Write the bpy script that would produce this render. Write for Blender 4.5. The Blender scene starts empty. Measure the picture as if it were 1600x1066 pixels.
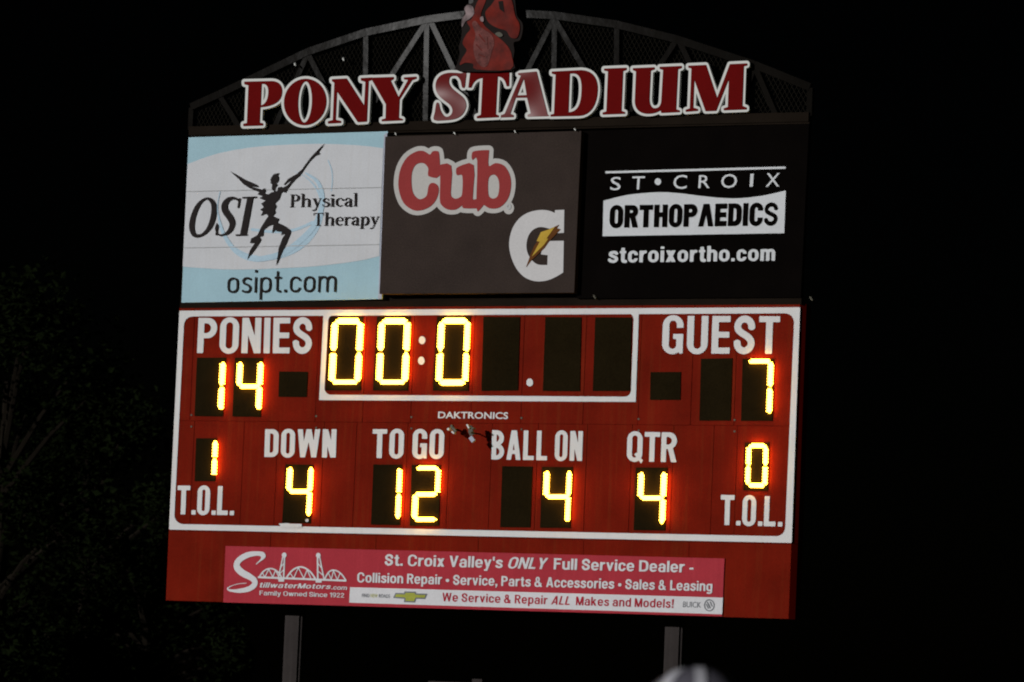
import bpy, math, random
import numpy as np
from mathutils import Vector, Matrix
from mathutils.geometry import delaunay_2d_cdt

random.seed(7)
rng = np.random.default_rng(7)
scene = bpy.context.scene
C = scene.collection

# ------------------------------------------------------------------ camera
# world: board face is the plane y = 0 looking to -y, x runs along it, ground z = 0
FPX = 5713.24
YAW, PITCH, ROLL = 0.41684, 0.09859, 0.04132
ZTOP = 4.80                                   # top edge of the white border
CAM = np.array([14.93778 - 2.75, -26.82439, -3.16283 + ZTOP])
_f = np.array([-math.sin(YAW) * math.cos(PITCH), math.cos(YAW) * math.cos(PITCH), math.sin(PITCH)])
_r = np.array([math.cos(YAW), math.sin(YAW), 0.0])
_u = np.cross(_r, _f)
CR = math.cos(ROLL) * _r + math.sin(ROLL) * _u
CU = -math.sin(ROLL) * _r + math.cos(ROLL) * _u
CF = _f
cam_d = bpy.data.cameras.new('camera')
cam = bpy.data.objects.new('camera', cam_d)
C.objects.link(cam)
M4 = Matrix.Identity(4)
for i in range(3):
    M4[i][0] = CR[i]; M4[i][1] = CU[i]; M4[i][2] = -CF[i]; M4[i][3] = CAM[i]
cam.matrix_world = M4
cam_d.sensor_width = 36.0
cam_d.lens = FPX / 1600 * 36
cam_d.clip_start = 0.2
cam_d.clip_end = 3000
cam_d.dof.use_dof = True
cam_d.dof.focus_distance = 29.6
cam_d.dof.aperture_fstop = 5.6
scene.camera = cam


def ray(px, py):
    d = CF + CR * ((px - 800) / FPX) - CU * ((py - 533) / FPX)
    return d / np.linalg.norm(d)


def P(px, py, y=0.0):
    """photo pixel -> point on the plane y = const (the board or a plane parallel to it)"""
    d = ray(px, py)
    t = (y - CAM[1]) / d[1]
    q = CAM + d * t
    return Vector((q[0], y, q[2]))


# ------------------------------------------------------------------ light
# the floodlights stand behind the camera's left; their reflection sits near the arch's crown
SUN_PX = (690, 62)
dv = ray(*SUN_PX)
SUN_DIR = np.array([dv[0], dv[1], dv[2]])     # travels from lamp to board: mirror of the view ray
SUN_DIR = np.array([-dv[0], dv[1], -dv[2]])
to_sun = -SUN_DIR
SUN_EL = math.asin(to_sun[2])
SUN_AZ = math.atan2(to_sun[0], to_sun[1])
w = bpy.data.worlds.new('World')
scene.world = w
w.use_nodes = True
nt = w.node_tree
bg = nt.nodes['Background']
sky = nt.nodes.new('ShaderNodeTexSky')
sky.sky_type = 'NISHITA'
sky.sun_disc = False
sky.sun_elevation = SUN_EL
sky.sun_rotation = SUN_AZ
nt.links.new(sky.outputs[0], bg.inputs[0])
bg.inputs[1].default_value = 0.0001
sd = bpy.data.lights.new('floodlight', 'SUN')
sd.energy = 2.45
sd.angle = math.radians(0.6)
sd.color = (1.0, 0.985, 0.965)
so = bpy.data.objects.new('floodlight', sd)
C.objects.link(so)
so.rotation_euler = Vector(SUN_DIR).to_track_quat('-Z', 'Y').to_euler()
so.location = (-20, -60, 22)

scene.view_settings.view_transform = 'Standard'
scene.view_settings.look = 'None'
scene.view_settings.exposure = 0.0
scene.view_settings.gamma = 1.0
scene.view_settings.use_curve_mapping = False
scene.render.engine = 'CYCLES'
scene.cycles.use_denoising = True
scene.cycles.filter_width = 2.0
scene.cycles.use_adaptive_sampling = False
scene.cycles.max_bounces = 6
scene.cycles.sample_clamp_indirect = 4.0


# ------------------------------------------------------------------ materials
def mat(name, col, rough=0.5, spec=0.5, metal=0.0, var=0.12, scale=30.0, streak=0.0, streak_col=None,
        bump=0.0, bump_scale=8.0, bump_det=2, grain=0.10, emit=None, estr=0.0, coat=0.0):
    m = bpy.data.materials.new(name)
    m.use_nodes = True
    t = m.node_tree
    b = t.nodes['Principled BSDF']
    b.inputs['Roughness'].default_value = rough
    b.inputs['Specular IOR Level'].default_value = spec * 0.06 if metal == 0 else spec
    b.inputs['Metallic'].default_value = metal
    b.inputs['Coat Weight'].default_value = coat
    if emit:
        b.inputs['Emission Color'].default_value = (*emit, 1)
        b.inputs['Emission Strength'].default_value = estr
    tc = t.nodes.new('ShaderNodeTexCoord')

    def noise(sc, det, stretch=None):
        n = t.nodes.new('ShaderNodeTexNoise')
        n.inputs['Scale'].default_value = sc
        n.inputs['Detail'].default_value = det
        if stretch:
            mp = t.nodes.new('ShaderNodeMapping')
            mp.inputs['Scale'].default_value = stretch
            t.links.new(tc.outputs['Object'], mp.inputs[0])
            t.links.new(mp.outputs[0], n.inputs['Vector'])
        else:
            t.links.new(tc.outputs['Object'], n.inputs['Vector'])
        return n.outputs['Fac']

    def mathn(op, a, bv):
        n = t.nodes.new('ShaderNodeMath'); n.operation = op
        t.links.new(a, n.inputs[0])
        if hasattr(bv, 'node'):
            t.links.new(bv, n.inputs[1])
        else:
            n.inputs[1].default_value = bv
        return n.outputs[0]
    # value = 1 + var*(blotch-.5)*2 + grain*(fine-.5)*2
    bl = mathn('MULTIPLY', mathn('SUBTRACT', noise(scale * 0.12, 5), 0.5), var * 3)
    fi = mathn('MULTIPLY', mathn('SUBTRACT', noise(95.0, 2), 0.5), grain * 4)
    v = mathn('ADD', mathn('ADD', bl, fi), 1.0)
    mx = t.nodes.new('ShaderNodeMix'); mx.data_type = 'RGBA'
    mx.inputs['A'].default_value = (*col, 1)
    sc_ = streak_col or tuple(min(1, c * 1.5 + 0.02) for c in col)
    mx.inputs['B'].default_value = (*sc_, 1)
    if streak > 0:
        s = noise(1.0, 5, (26, 26, 0.9))
        mr = t.nodes.new('ShaderNodeMapRange')
        mr.inputs['From Min'].default_value = 0.50
        mr.inputs['From Max'].default_value = 0.72
        mr.inputs['To Max'].default_value = streak
        t.links.new(s, mr.inputs['Value'])
        t.links.new(mr.outputs[0], mx.inputs['Factor'])
    else:
        mx.inputs['Factor'].default_value = 0
    mul = t.nodes.new('ShaderNodeVectorMath'); mul.operation = 'SCALE'
    t.links.new(mx.outputs['Result'], mul.inputs[0])
    t.links.new(v, mul.inputs['Scale'])
    t.links.new(mul.outputs[0], b.inputs['Base Color'])
    if bump > 0:
        bn = t.nodes.new('ShaderNodeBump')
        bn.inputs['Strength'].default_value = 1.0
        bn.inputs['Distance'].default_value = bump
        t.links.new(noise(bump_scale, bump_det), bn.inputs['Height'])
        t.links.new(bn.outputs[0], b.inputs['Normal'])
        if coat:
            t.links.new(bn.outputs[0], b.inputs['Coat Normal'])
    return m


MAT = dict(
    red=mat('red_enamel', (0.155, 0.0092, 0.0030), 0.45, 0.07, streak=0.4, streak_col=(0.175, 0.026, 0.007), var=0.25, bump=0.004, bump_scale=2.0),
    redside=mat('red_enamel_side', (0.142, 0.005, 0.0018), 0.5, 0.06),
    white=mat('white_vinyl', (0.70, 0.70, 0.705), 0.5, 0.3, streak=0.35, streak_col=(0.62, 0.61, 0.59), var=0.05, grain=0.05),
    digit=mat('digit_black', (0.0125, 0.0085, 0.0032), 0.6, 0.05, grain=0.25, var=0.25),
    led=mat('amber_led', (0.3, 0.15, 0.02), 0.5, 0.1, emit=(1.0, 0.53, 0.042), estr=19.0),
    letterred=mat('letter_red', (0.125, 0.003, 0.003), 0.5, 0.1, var=0.1),
    lettergloss=mat('letter_red_gloss', (0.125, 0.003, 0.003), 0.19, 0.22, bump=0.050, bump_scale=1.9, bump_det=0, var=0.1),
    letterwhite=mat('letter_white', (0.66, 0.67, 0.65), 0.5, 0.3, var=0.06, grain=0.06),
    steel=mat('painted_steel', (0.0062, 0.0053, 0.0044), 0.115, 0.016, bump=0.0005, bump_scale=10.0, var=0.3),
    beam=mat('brown_steel', (0.012, 0.0085, 0.006), 0.5, 0.05, var=0.3),
    mesh=mat('mesh_wire', (0.015, 0.013, 0.010), 0.5, 0.05),
    post=mat('grey_post', (0.038, 0.032, 0.031), 0.6, 0.2, streak=0.3, var=0.2),
    osiblue=mat('pale_blue_vinyl', (0.36, 0.545, 0.63), 0.5, 0.3, streak=0.35, streak_col=(0.33, 0.50, 0.58), var=0.07, grain=0.07),
    osiwhite=mat('off_white_vinyl', (0.595, 0.61, 0.645), 0.5, 0.3, streak=0.45, streak_col=(0.55, 0.55, 0.56), var=0.07, grain=0.07),
    osiring=mat('ring_blue_vinyl', (0.43, 0.585, 0.70), 0.5, 0.3, var=0.1),
    osiblack=mat('black_vinyl', (0.020, 0.016, 0.016), 0.5, 0.3),
    seam=mat('seam_grey', (0.46, 0.47, 0.48), 0.6, 0.2),
    lavgrey=mat('lavender_grey', (0.42, 0.44, 0.52), 0.5, 0.3),
    cub=mat('dark_brown_vinyl', (0.036, 0.025, 0.021), 0.45, 0.16, var=0.22, grain=0.28, bump=0.003, bump_scale=2.5),
    cubred=mat('brick_red_vinyl', (0.30, 0.040, 0.040), 0.5, 0.3, var=0.1),
    cubwhite=mat('warm_white_vinyl', (0.50, 0.485, 0.47), 0.5, 0.3, var=0.05, grain=0.06),
    gwhite=mat('cool_white_vinyl', (0.60, 0.59, 0.60), 0.5, 0.3, var=0.05, grain=0.06),
    bolt=mat('bolt_yellow', (0.55, 0.36, 0.05), 0.5, 0.3, var=0.3),
    boltbrown=mat('bolt_brown', (0.13, 0.045, 0.01), 0.5, 0.3, var=0.3),
    black=mat('black_panel', (0.0028, 0.0020, 0.0017), 0.5, 0.03, var=0.3, bump=0.003, bump_scale=2.0),
    stwhite=mat('sign_white', (0.63, 0.65, 0.68), 0.5, 0.3, var=0.05, grain=0.06),
    banner=mat('banner_red', (0.40, 0.037, 0.052), 0.55, 0.25, var=0.1, streak=0.15),
    bannerwhite=mat('banner_white', (0.68, 0.68, 0.71), 0.55, 0.25, var=0.06, grain=0.06),
    bannertext=mat('banner_text_red', (0.40, 0.02, 0.04), 0.55, 0.25),
    gold=mat('gold_print', (0.36, 0.38, 0.06), 0.4, 0.4, var=0.4),
    greyprint=mat('grey_print', (0.17, 0.18, 0.20), 0.5, 0.3, var=0.3),
    yellowprint=mat('yellow_print', (0.55, 0.55, 0.22), 0.5, 0.3),
    zinc=mat('zinc', (0.70, 0.71, 0.68), 0.35, 0.5, var=0.3),  # whitish base colour stands in for glints on the metal
    dull=mat('dull_metal', (0.10, 0.095, 0.075), 0.4, 0.3, var=0.5),
    horsered=mat('horse_red', (0.12, 0.0075, 0.003), 0.25, 0.05, bump=0.010, bump_scale=4.0, bump_det=0, var=0.7, scale=90),
    horsepink=mat('horse_pink', (0.13, 0.040, 0.036), 0.34, 0.10, bump=0.006, bump_scale=6.0, var=0.8, scale=120, grain=0.25),
    horsepale=mat('horse_pale', (0.22, 0.165, 0.17), 0.3, 0.1, bump=0.012, bump_scale=7.0, var=0.9, scale=120),
    horsedark=mat('horse_outline', (0.014, 0.010, 0.009), 0.4, 0.1, var=0.5),
    navy=mat('navy_shell', (0.11, 0.105, 0.13), 0.35, 0.4),
    stripe=mat('white_stripe', (0.50, 0.50, 0.55), 0.4, 0.4, var=0.05),
    skin=mat('skin', (0.42, 0.24, 0.17), 0.6, 0.3),
    jersey=mat('dark_jersey', (0.03, 0.025, 0.05), 0.8, 0.2),
    pants=mat('white_pants', (0.55, 0.55, 0.57), 0.8, 0.2),
    shoe=mat('black_shoe', (0.02, 0.02, 0.02), 0.6, 0.3),
    grass=mat('grass', (0.035, 0.065, 0.018), 0.9, 0.1, var=0.3, scale=8, grain=0.3),
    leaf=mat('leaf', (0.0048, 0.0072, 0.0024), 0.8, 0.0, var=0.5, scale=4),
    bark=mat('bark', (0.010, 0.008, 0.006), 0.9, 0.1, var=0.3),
)


# ------------------------------------------------------------------ object helpers
def tag(o, label=None, cat=None, group=None, kind=None):
    if label: o['label'] = label
    if cat: o['category'] = cat
    if group: o['group'] = group
    if kind: o['kind'] = kind
    return o


def thing(name, loc, label, cat, group=None):
    o = bpy.data.objects.new(name, None)
    o.empty_display_size = 0.2
    C.objects.link(o)
    o.location = loc
    o['base'] = list(loc)
    return tag(o, label, cat, group)


def root_of(o):
    while o.parent:
        o = o.parent
    return o


def link(name, me, m, parent=None, smooth=False):
    o = bpy.data.objects.new(name, me)
    C.objects.link(o)
    if m: me.materials.append(MAT[m] if isinstance(m, str) else m)
    if parent:
        o.parent = parent
        base = root_of(parent).get('base')
        if base:
            me.transform(Matrix.Translation(-Vector(base)))
    if smooth:
        for p in me.polygons: p.use_smooth = True
    return o


def mk(name, verts, faces, m, parent=None, smooth=False):
    """verts are world positions"""
    me = bpy.data.meshes.new(name)
    me.from_pydata([tuple(v) for v in verts], [], faces)
    me.update()
    return link(name, me, m, parent, smooth)


class MB:
    def __init__(s): s.v = []; s.f = []

    def add(s, v, f):
        n = len(s.v); s.v += [tuple(q) for q in v]; s.f += [tuple(i + n for i in q) for q in f]; return s

    def prism(s, ring, off):
        """ring of world points, extruded by vector off"""
        n = len(ring); a = [Vector(p) for p in ring]; b = [p + Vector(off) for p in a]
        f = [tuple(range(n - 1, -1, -1)), tuple(range(n, 2 * n))]
        f += [(i, (i + 1) % n, (i + 1) % n + n, i + n) for i in range(n)]
        return s.add(a + b, f)

    def box(s, x0, x1, y0, y1, z0, z1):
        v = [(x, y, z) for x in (x0, x1) for y in (y0, y1) for z in (z0, z1)]
        return s.add(v, [(0, 1, 3, 2), (4, 6, 7, 5), (0, 4, 5, 1), (2, 3, 7, 6), (0, 2, 6, 4), (1, 5, 7, 3)])

    def quadbox(s, q, yf, yb):
        """q: four photo pixels (tl,tr,br,bl) on the plane yf; body runs back to yb"""
        pts = [P(a, b, yf) for a, b in q]
        return s.prism(pts, (0, yb - yf, 0))

    def bar(s, a, b, wv, up):
        """rectangular bar from a to b; wv: width across in the board plane; up: (y0,y1) depth range"""
        a = Vector(a); b = Vector(b); d = (b - a).normalized()
        n = Vector((-d.z, 0, d.x)) * (wv / 2)
        ring = [Vector((p.x, up[0], p.z)) for p in (a + n, b + n, b - n, a - n)]
        return s.prism(ring, (0, up[1] - up[0], 0))

    def tube(s, pts, radii, n=8):
        pts = [Vector(p) for p in pts]; rings = []
        for i, p in enumerate(pts):
            d = (pts[min(i + 1, len(pts) - 1)] - pts[max(i - 1, 0)]).normalized()
            a = d.orthogonal().normalized(); b = d.cross(a)
            r = radii[i] if hasattr(radii, '__len__') else radii
            rings.append([p + (a * math.cos(t) + b * math.sin(t)) * r for t in [k * 2 * math.pi / n for k in range(n)]])
        # keep rings aligned
        for i in range(1, len(rings)):
            k = min(range(n), key=lambda j: (rings[i][j] - pts[i] - (rings[i - 1][0] - pts[i - 1])).length)
            rings[i] = rings[i][k:] + rings[i][:k]
        v = [q for r_ in rings for q in r_]; f = []
        for i in range(len(rings) - 1):
            for j in range(n):
                f.append((i * n + j, i * n + (j + 1) % n, (i + 1) * n + (j + 1) % n, (i + 1) * n + j))
        f.append(tuple(range(n - 1, -1, -1))); f.append(tuple(range((len(rings) - 1) * n, len(rings) * n)))
        return s.add(v, f)

    def build(s, name, m, parent=None, smooth=False):
        return mk(name, s.v, s.f, m, parent, smooth)


# ------------------------------------------------------------------ implicit shapes (2D) -> outlines -> sheets
def sd_poly(pts):
    pts = np.array(pts, float)

    def f(X, Y):
        d = np.full(X.shape, 1e9); s = np.ones(X.shape)
        n = len(pts)
        for i in range(n):
            a = pts[i]; b = pts[i - 1]
            ex, ey = b - a
            wx, wy = X - a[0], Y - a[1]
            t = np.clip((wx * ex + wy * ey) / (ex * ex + ey * ey + 1e-12), 0, 1)
            d = np.minimum(d, (wx - ex * t) ** 2 + (wy - ey * t) ** 2)
            c1 = Y >= a[1]; c2 = Y < b[1]; c3 = ex * wy > ey * wx
            s = np.where((c1 & c2 & c3) | (~c1 & ~c2 & ~c3), -s, s)
        return s * np.sqrt(d)
    f.bb = (pts[:, 0].min(), pts[:, 1].min(), pts[:, 0].max(), pts[:, 1].max())
    return f


def wrap(f, bb): f.bb = bb; return f


def _ub(a, b): return (min(a[0], b[0]), min(a[1], b[1]), max(a[2], b[2]), max(a[3], b[3]))


def union(*fs):
    bb = fs[0].bb
    for f in fs[1:]: bb = _ub(bb, f.bb)

    def g(X, Y):
        d = fs[0](X, Y)
        for f in fs[1:]: d = np.minimum(d, f(X, Y))
        return d
    return wrap(g, bb)


def minus(a, *bs):
    def g(X, Y):
        d = a(X, Y)
        for b in bs: d = np.maximum(d, -b(X, Y))
        return d
    return wrap(g, a.bb)


def inter(a, b):
    return wrap(lambda X, Y: np.maximum(a(X, Y), b(X, Y)), a.bb)


def grow(a, r):
    return wrap(lambda X, Y: a(X, Y) - r, (a.bb[0] - r, a.bb[1] - r, a.bb[2] + r, a.bb[3] + r))


def rr(x0, y0, x1, y1, r=0.0):
    cx, cy, hx, hy = (x0 + x1) / 2, (y0 + y1) / 2, (x1 - x0) / 2, (y1 - y0) / 2
    r = min(r, hx, hy)

    def g(X, Y):
        qx = np.abs(X - cx) - hx + r; qy = np.abs(Y - cy) - hy + r
        return np.hypot(np.maximum(qx, 0), np.maximum(qy, 0)) + np.minimum(np.maximum(qx, qy), 0) - r
    return wrap(g, (x0, y0, x1, y1))


def ell(cx, cy, rx, ry, tilt=0.0):
    pts = []
    for k in range(48):
        a = k * 2 * math.pi / 48
        x, y = rx * math.cos(a), ry * math.sin(a)
        pts.append((cx + x * math.cos(tilt) - y * math.sin(tilt), cy + x * math.sin(tilt) + y * math.cos(tilt)))
    return sd_poly(pts)


def bez(*p, n=8):
    p = np.array(p, float); out = []
    for k in range(1, n + 1):
        t = k / n
        out.append(tuple((1 - t) ** 3 * p[0] + 3 * t * (1 - t) ** 2 * p[1] + 3 * t * t * (1 - t) * p[2] + t ** 3 * p[3]))
    return out


def path(*cmds):
    """points and ('c', c1, c2, end) curves -> polyline"""
    out = []
    for c in cmds:
        if c[0] == 'c': out += bez(out[-1], c[1], c[2], c[3])
        else: out.append(tuple(c))
    return out


def stroke(pts, t, butt=True):
    """polyline swept with width t (number or per point)"""
    pts = [np.array(p, float) for p in pts]
    ts = t if hasattr(t, '__len__') else [t] * len(pts)
    fs = []
    for i in range(len(pts) - 1):
        a, b = pts[i], pts[i + 1]
        d = (b - a) / (np.linalg.norm(b - a) + 1e-9); n = np.array([-d[1], d[0]])
        fs.append(sd_poly([a + n * ts[i] / 2, b + n * ts[i + 1] / 2, b - n * ts[i + 1] / 2, a - n * ts[i] / 2]))
    for i in range(0 if not butt else 1, len(pts) - (0 if not butt else 1)):
        c, r = pts[i], ts[i] / 2
        fs.append(wrap((lambda c, r: (lambda X, Y: np.hypot(X - c[0], Y - c[1]) - r))(c, r), (c[0] - r, c[1] - r, c[0] + r, c[1] + r)))
    return union(*fs)


def smooth_pts(pts, closed=True, n=4):
    """Catmull-Rom through the points"""
    p = [np.array(q, float) for q in pts]; N = len(p); out = []
    for i in range(N if closed else N - 1):
        a = p[(i - 1) % N] if closed or i > 0 else p[i]
        b, c = p[i], p[(i + 1) % N]
        d = p[(i + 2) % N] if closed or i + 2 < N else c
        for k in range(n):
            t = k / n
            out.append(tuple(0.5 * (2 * b + (c - a) * t + (2 * a - 5 * b + 4 * c - d) * t * t + (3 * b - a - 3 * c + d) * t ** 3)))
    if not closed: out.append(tuple(p[-1]))
    return out


def contours(f, cell, pad=2):
    x0, y0, x1, y1 = f.bb
    nx = int((x1 - x0) / cell) + 2 * pad + 2; ny = int((y1 - y0) / cell) + 2 * pad + 2
    ox, oy = x0 - pad * cell + cell * 0.013, y0 - pad * cell + cell * 0.017
    xs = ox + np.arange(nx) * cell; ys = oy + np.arange(ny) * cell
    X, Y = np.meshgrid(xs, ys)
    D = f(X, Y)
    D = np.where(np.abs(D) < 1e-9, 1e-9, D)
    I = D < 0
    # links: each crossing edge keyed; walk cells
    code = I[:-1, :-1] * 1 + I[:-1, 1:] * 2 + I[1:, 1:] * 4 + I[1:, :-1] * 8
    nxt = {}

    def ept(e):
        k, j, i = e
        if k == 0:
            a, b = D[j, i], D[j, i + 1]; t = a / (a - b); return (xs[i] + t * cell, ys[j])
        a, b = D[j, i], D[j + 1, i]; t = a / (a - b); return (xs[i], ys[j] + t * cell)
    T = {1: [(3, 0)], 2: [(0, 1)], 3: [(3, 1)], 4: [(1, 2)], 6: [(0, 2)], 7: [(3, 2)], 8: [(2, 3)], 9: [(2, 0)],
         11: [(2, 1)], 12: [(1, 3)], 13: [(1, 0)], 14: [(0, 3)], 5: [(3, 0), (1, 2)], 10: [(0, 1), (2, 3)]}
    for j, i in zip(*np.where((code > 0) & (code < 15))):
        ed = [(0, j, i), (1, j, i + 1), (0, j + 1, i), (1, j, i)]
        for a, b in T[int(code[j, i])]:
            nxt[ed[a]] = ed[b]
    loops = []
    while nxt:
        s, e = nxt.popitem(); lp = [s]
        while e != s and e in nxt:
            lp.append(e); e = nxt.pop(e)
        pts = np.array([ept(q) for q in lp])
        # Douglas-Peucker
        if len(pts) > 6:
            k = int(np.argmax(np.hypot(*(pts - pts[0]).T)))
            pts = np.array(dp(pts[:k + 1], cell * 0.18)[:-1] + dp(np.vstack([pts[k:], pts[:1]]), cell * 0.18)[:-1])
        if len(pts) >= 3: loops.append(pts)
    return loops


def dp(pts, eps):
    keep = [0, len(pts) - 1]; st = [(0, len(pts) - 1)]
    while st:
        a, b = st.pop()
        if b <= a + 1: continue
        d = pts[b] - pts[a]; L = np.hypot(*d)
        q = pts[a + 1:b] - pts[a]
        dist = np.abs(q[:, 0] * d[1] - q[:, 1] * d[0]) / L if L > 1e-9 else np.hypot(*q.T)
        k = int(np.argmax(dist))
        if dist[k] > eps:
            k += a + 1; keep.append(k); st += [(a, k), (k, b)]
    return [tuple(pts[i]) for i in sorted(keep)]


def sheet(mb, fn, cell, to_px, y, thick=0.0):
    """fill the shape fn, mapped to photo pixels, laid on plane y facing the viewer"""
    loops = contours(fn, cell)
    W = [[P(*to_px(a, b), y) for a, b in lp] for lp in loops]
    flat = [Vector((float(a), float(b))) for lp in loops for a, b in lp]
    edges = []; k = 0
    for lp in loops:
        n = len(lp); edges += [(k + i, k + (i + 1) % n) for i in range(n)]; k += n
    vo, _, fo, ov, _, _ = delaunay_2d_cdt(flat, edges, [], 0, 1e-6)
    pts = np.array([q[:] for q in vo])
    cen = np.array([pts[list(t)].mean(axis=0) for t in fo])
    ins = fn(cen[:, 0], cen[:, 1]) < 0
    src = [o[0] for o in ov]
    tri = [tuple(src[i] for i in t) for t, ok in zip(fo, ins) if ok]
    v = [p for lp in W for p in lp]
    f = []
    for a, b, c in tri:
        n = (v[b] - v[a]).cross(v[c] - v[a])
        f.append((a, b, c) if n.y < 0 else (a, c, b))
    base = len(v)
    if thick:
        v2 = [p + Vector((0, thick, 0)) for p in v]
        k = 0
        for lp in W:
            n = len(lp)
            f += [(k + i, k + (i + 1) % n, base + k + (i + 1) % n, base + k + i) for i in range(n)]
            k += n
        v = v + v2
    mb.add(v, f)
    return mb


def shape(name, f, cell, to_px, y, m, parent, thick=0.0):
    return sheet(MB(), f, cell, to_px, y, thick).build(name, m, parent)


def quad_map(q, w_=1.0, h_=1.0):
    """unit box (x right, y up) -> photo pixel quad tl,tr,br,bl"""
    tl, tr, br, bl = [np.array(a, float) for a in q]

    def g(x, y):
        u, v = x / w_, y / h_
        p = (bl * (1 - u) + br * u) * (1 - v) + (tl * (1 - u) + tr * u) * v
        return p[0], p[1]
    return g


def zoom(ox, oy, s):
    return lambda x, y: (ox + x / s, oy + y / s)


def zq(z, *pts): return [z(*p) for p in pts]


# ------------------------------------------------------------------ condensed sans capitals
def caps(ch, w_, t):
    R = lambda a, b, c, d: rr(a, b, c, d, 0.012)
    h = t / 2
    big = 5
    if ch == 'I': return R(0, 0, t, 1), t
    if ch == '.': return R(0, 0, t * 0.9, t * 0.85), t * 0.9
    if ch == 'T': return union(R(0, 1 - t * .88, w_, 1), R(w_ / 2 - h, 0, w_ / 2 + h, 1)), w_
    if ch == 'L': return union(R(0, 0, t, 1), R(0, 0, w_ * .86, t * .88)), w_ * .86
    if ch == 'E': return union(R(0, 0, t, 1), R(0, 0, w_ * .88, t * .9), R(0, 1 - t * .9, w_ * .88, 1), R(0, .5 - t * .42, w_ * .84, .5 + t * .45)), w_ * .88
    if ch == 'H': return union(R(0, 0, t, 1), R(w_ - t, 0, w_, 1), R(0, .44, w_, .44 + t * .85)), w_

    def ring(o, tt): return minus(o, grow(o, -tt))
    O = rr(0, -.018, w_, 1.018, w_ * .5)
    Oring = minus(O, rr(t, t * .8 - .018, w_ - t, 1.018 - t * .8, (w_ / 2 - t) * 1.0))
    if ch == 'O': return Oring, w_
    if ch == 'Q': return union(Oring, sd_poly([(w_ * .48, .24), (w_ * .62, .30), (w_ * 1.06, .04), (w_ * .94, -.07)])), w_ * 1.03
    if ch == 'C': return minus(Oring, rr(w_ * .5, .36, w_ + 1, .66)), w_
    if ch == 'G': return union(minus(Oring, rr(w_ * .5, .50, w_ + 1, .68)), R(w_ * .52, .385, w_, .52), R(w_ - h * 1.1, 0, w_, .5)), w_
    if ch == 'U':
        o = rr(0, -.018, w_, 3, w_ * .5)
        return inter(minus(o, rr(t, t * .8 - .018, w_ - t, 4, w_ / 2 - t)), rr(-1, -1, 5, 1)), w_
    if ch == 'D':
        o = rr(-w_, 0, w_, 1, w_ * .48)
        return wrap(union(inter(minus(o, rr(-w_, t * .85, w_ - t, 1 - t * .85, w_ * .48 - t * .8)), rr(h, -1, 5, 2)), R(0, 0, t, 1)), (0, 0, w_, 1)), w_
    if ch in 'PR':
        y0 = .42 if ch == 'P' else .44
        o = rr(-w_, y0, w_, 1, min((1 - y0) / 2, w_ * .5))
        b = inter(minus(o, rr(-w_, y0 + t * .82, w_ - t, 1 - t * .85, (1 - y0) / 2 - t * .82)), rr(h, -1, 5, 2))
        parts = [b, R(0, 0, t, 1)]
        if ch == 'R': parts.append(sd_poly([(w_ * .42, .47), (w_ * .42 + t * .98, .50), (w_ * 1.02, 0), (w_ * 1.02 - t * 1.06, 0)]))
        return wrap(union(*parts), (0, 0, w_ * 1.02, 1)), w_
    if ch == 'B':
        fs = [R(0, 0, t, 1)]
        for y0, y1, ww in ((0, .54, w_), (.46, 1, w_ * .95)):
            o = rr(-w_, y0, ww, y1, (y1 - y0) / 2)
            fs.append(inter(minus(o, rr(-w_, y0 + t * .84, ww - t, y1 - t * .84, (y1 - y0) / 2 - t * .84)), rr(h, -1, 5, 2)))
        return wrap(union(*fs), (0, 0, w_, 1)), w_
    if ch == 'N': return union(R(0, 0, t, 1), R(w_ - t, 0, w_, 1), sd_poly([(0, 1), (t * 1.05, 1), (w_, 0), (w_ - t * 1.05, 0)])), w_
    if ch in 'AΛ':
        W_ = w_ * 1.12
        fs = [sd_poly([(0, 0), (t * 1.0, 0), (W_ / 2 + t * .42, 1), (W_ / 2 - t * .58, 1)]),
              sd_poly([(W_, 0), (W_ - t * 1.0, 0), (W_ / 2 - t * .42, 1), (W_ / 2 + t * .58, 1)])]
        if ch == 'A': fs.append(R(W_ * .22, .2, W_ * .78, .2 + t * .8))
        return union(*fs), W_
    if ch == 'W':
        W_ = w_ * 1.62; q = W_ / 4
        fs = []
        for k, (a, b) in enumerate(((t * .5, q), (2 * q, q), (2 * q, 3 * q), (W_ - t * .5, 3 * q))):
            fs.append(sd_poly([(a - t * .5, 1), (a + t * .5, 1), (b + t * .48, 0), (b - t * .48, 0)]))
        return union(*fs), W_
    if ch == 'S':
        bold = t > .2; t = min(t, .19); h = t / 2
        rx = w_ / 2 - h; ry = min(rx * 1.1, .22)
        ct, cb = 1.015 - h - ry, -.015 + h + ry
        top = [(w_ / 2 + rx * math.cos(a), ct + ry * math.sin(a)) for a in np.linspace(0, math.pi, 13)]
        bot = [(w_ / 2 + rx * math.cos(a), cb + ry * math.sin(a)) for a in np.linspace(0, -math.pi, 13)]
        pts = ([] if bold else [(w_ - h, ct - .05)]) + top + bez((h, ct), (h, ct - .20), (w_ - h, cb + .22), (w_ - h, cb)) [:-1] + bot + ([] if bold else [(h, cb + .06)])
        return stroke(pts, t), w_
    raise ValueError(ch)


def caption(name, text, q, y, m, parent, w_=0.56, t=0.18, gap=0.09, space=0.28, cell=0.014):
    glyphs = []; x = 0
    for ch in text:
        if ch == ' ': x += space - gap; continue
        f, adv = caps(ch, w_, t)
        g = gap
        glyphs.append((f, x)); x += adv + (g * .55 if ch == '.' else g)
    tot = x - gap
    mp = quad_map(q, tot, 1.0); mb = MB()
    for f, gx in glyphs:
        sheet(mb, f, cell, (lambda gx: (lambda a, b: mp(a + gx, b)))(gx), y)
    return mb.build(name, m, parent)


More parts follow.
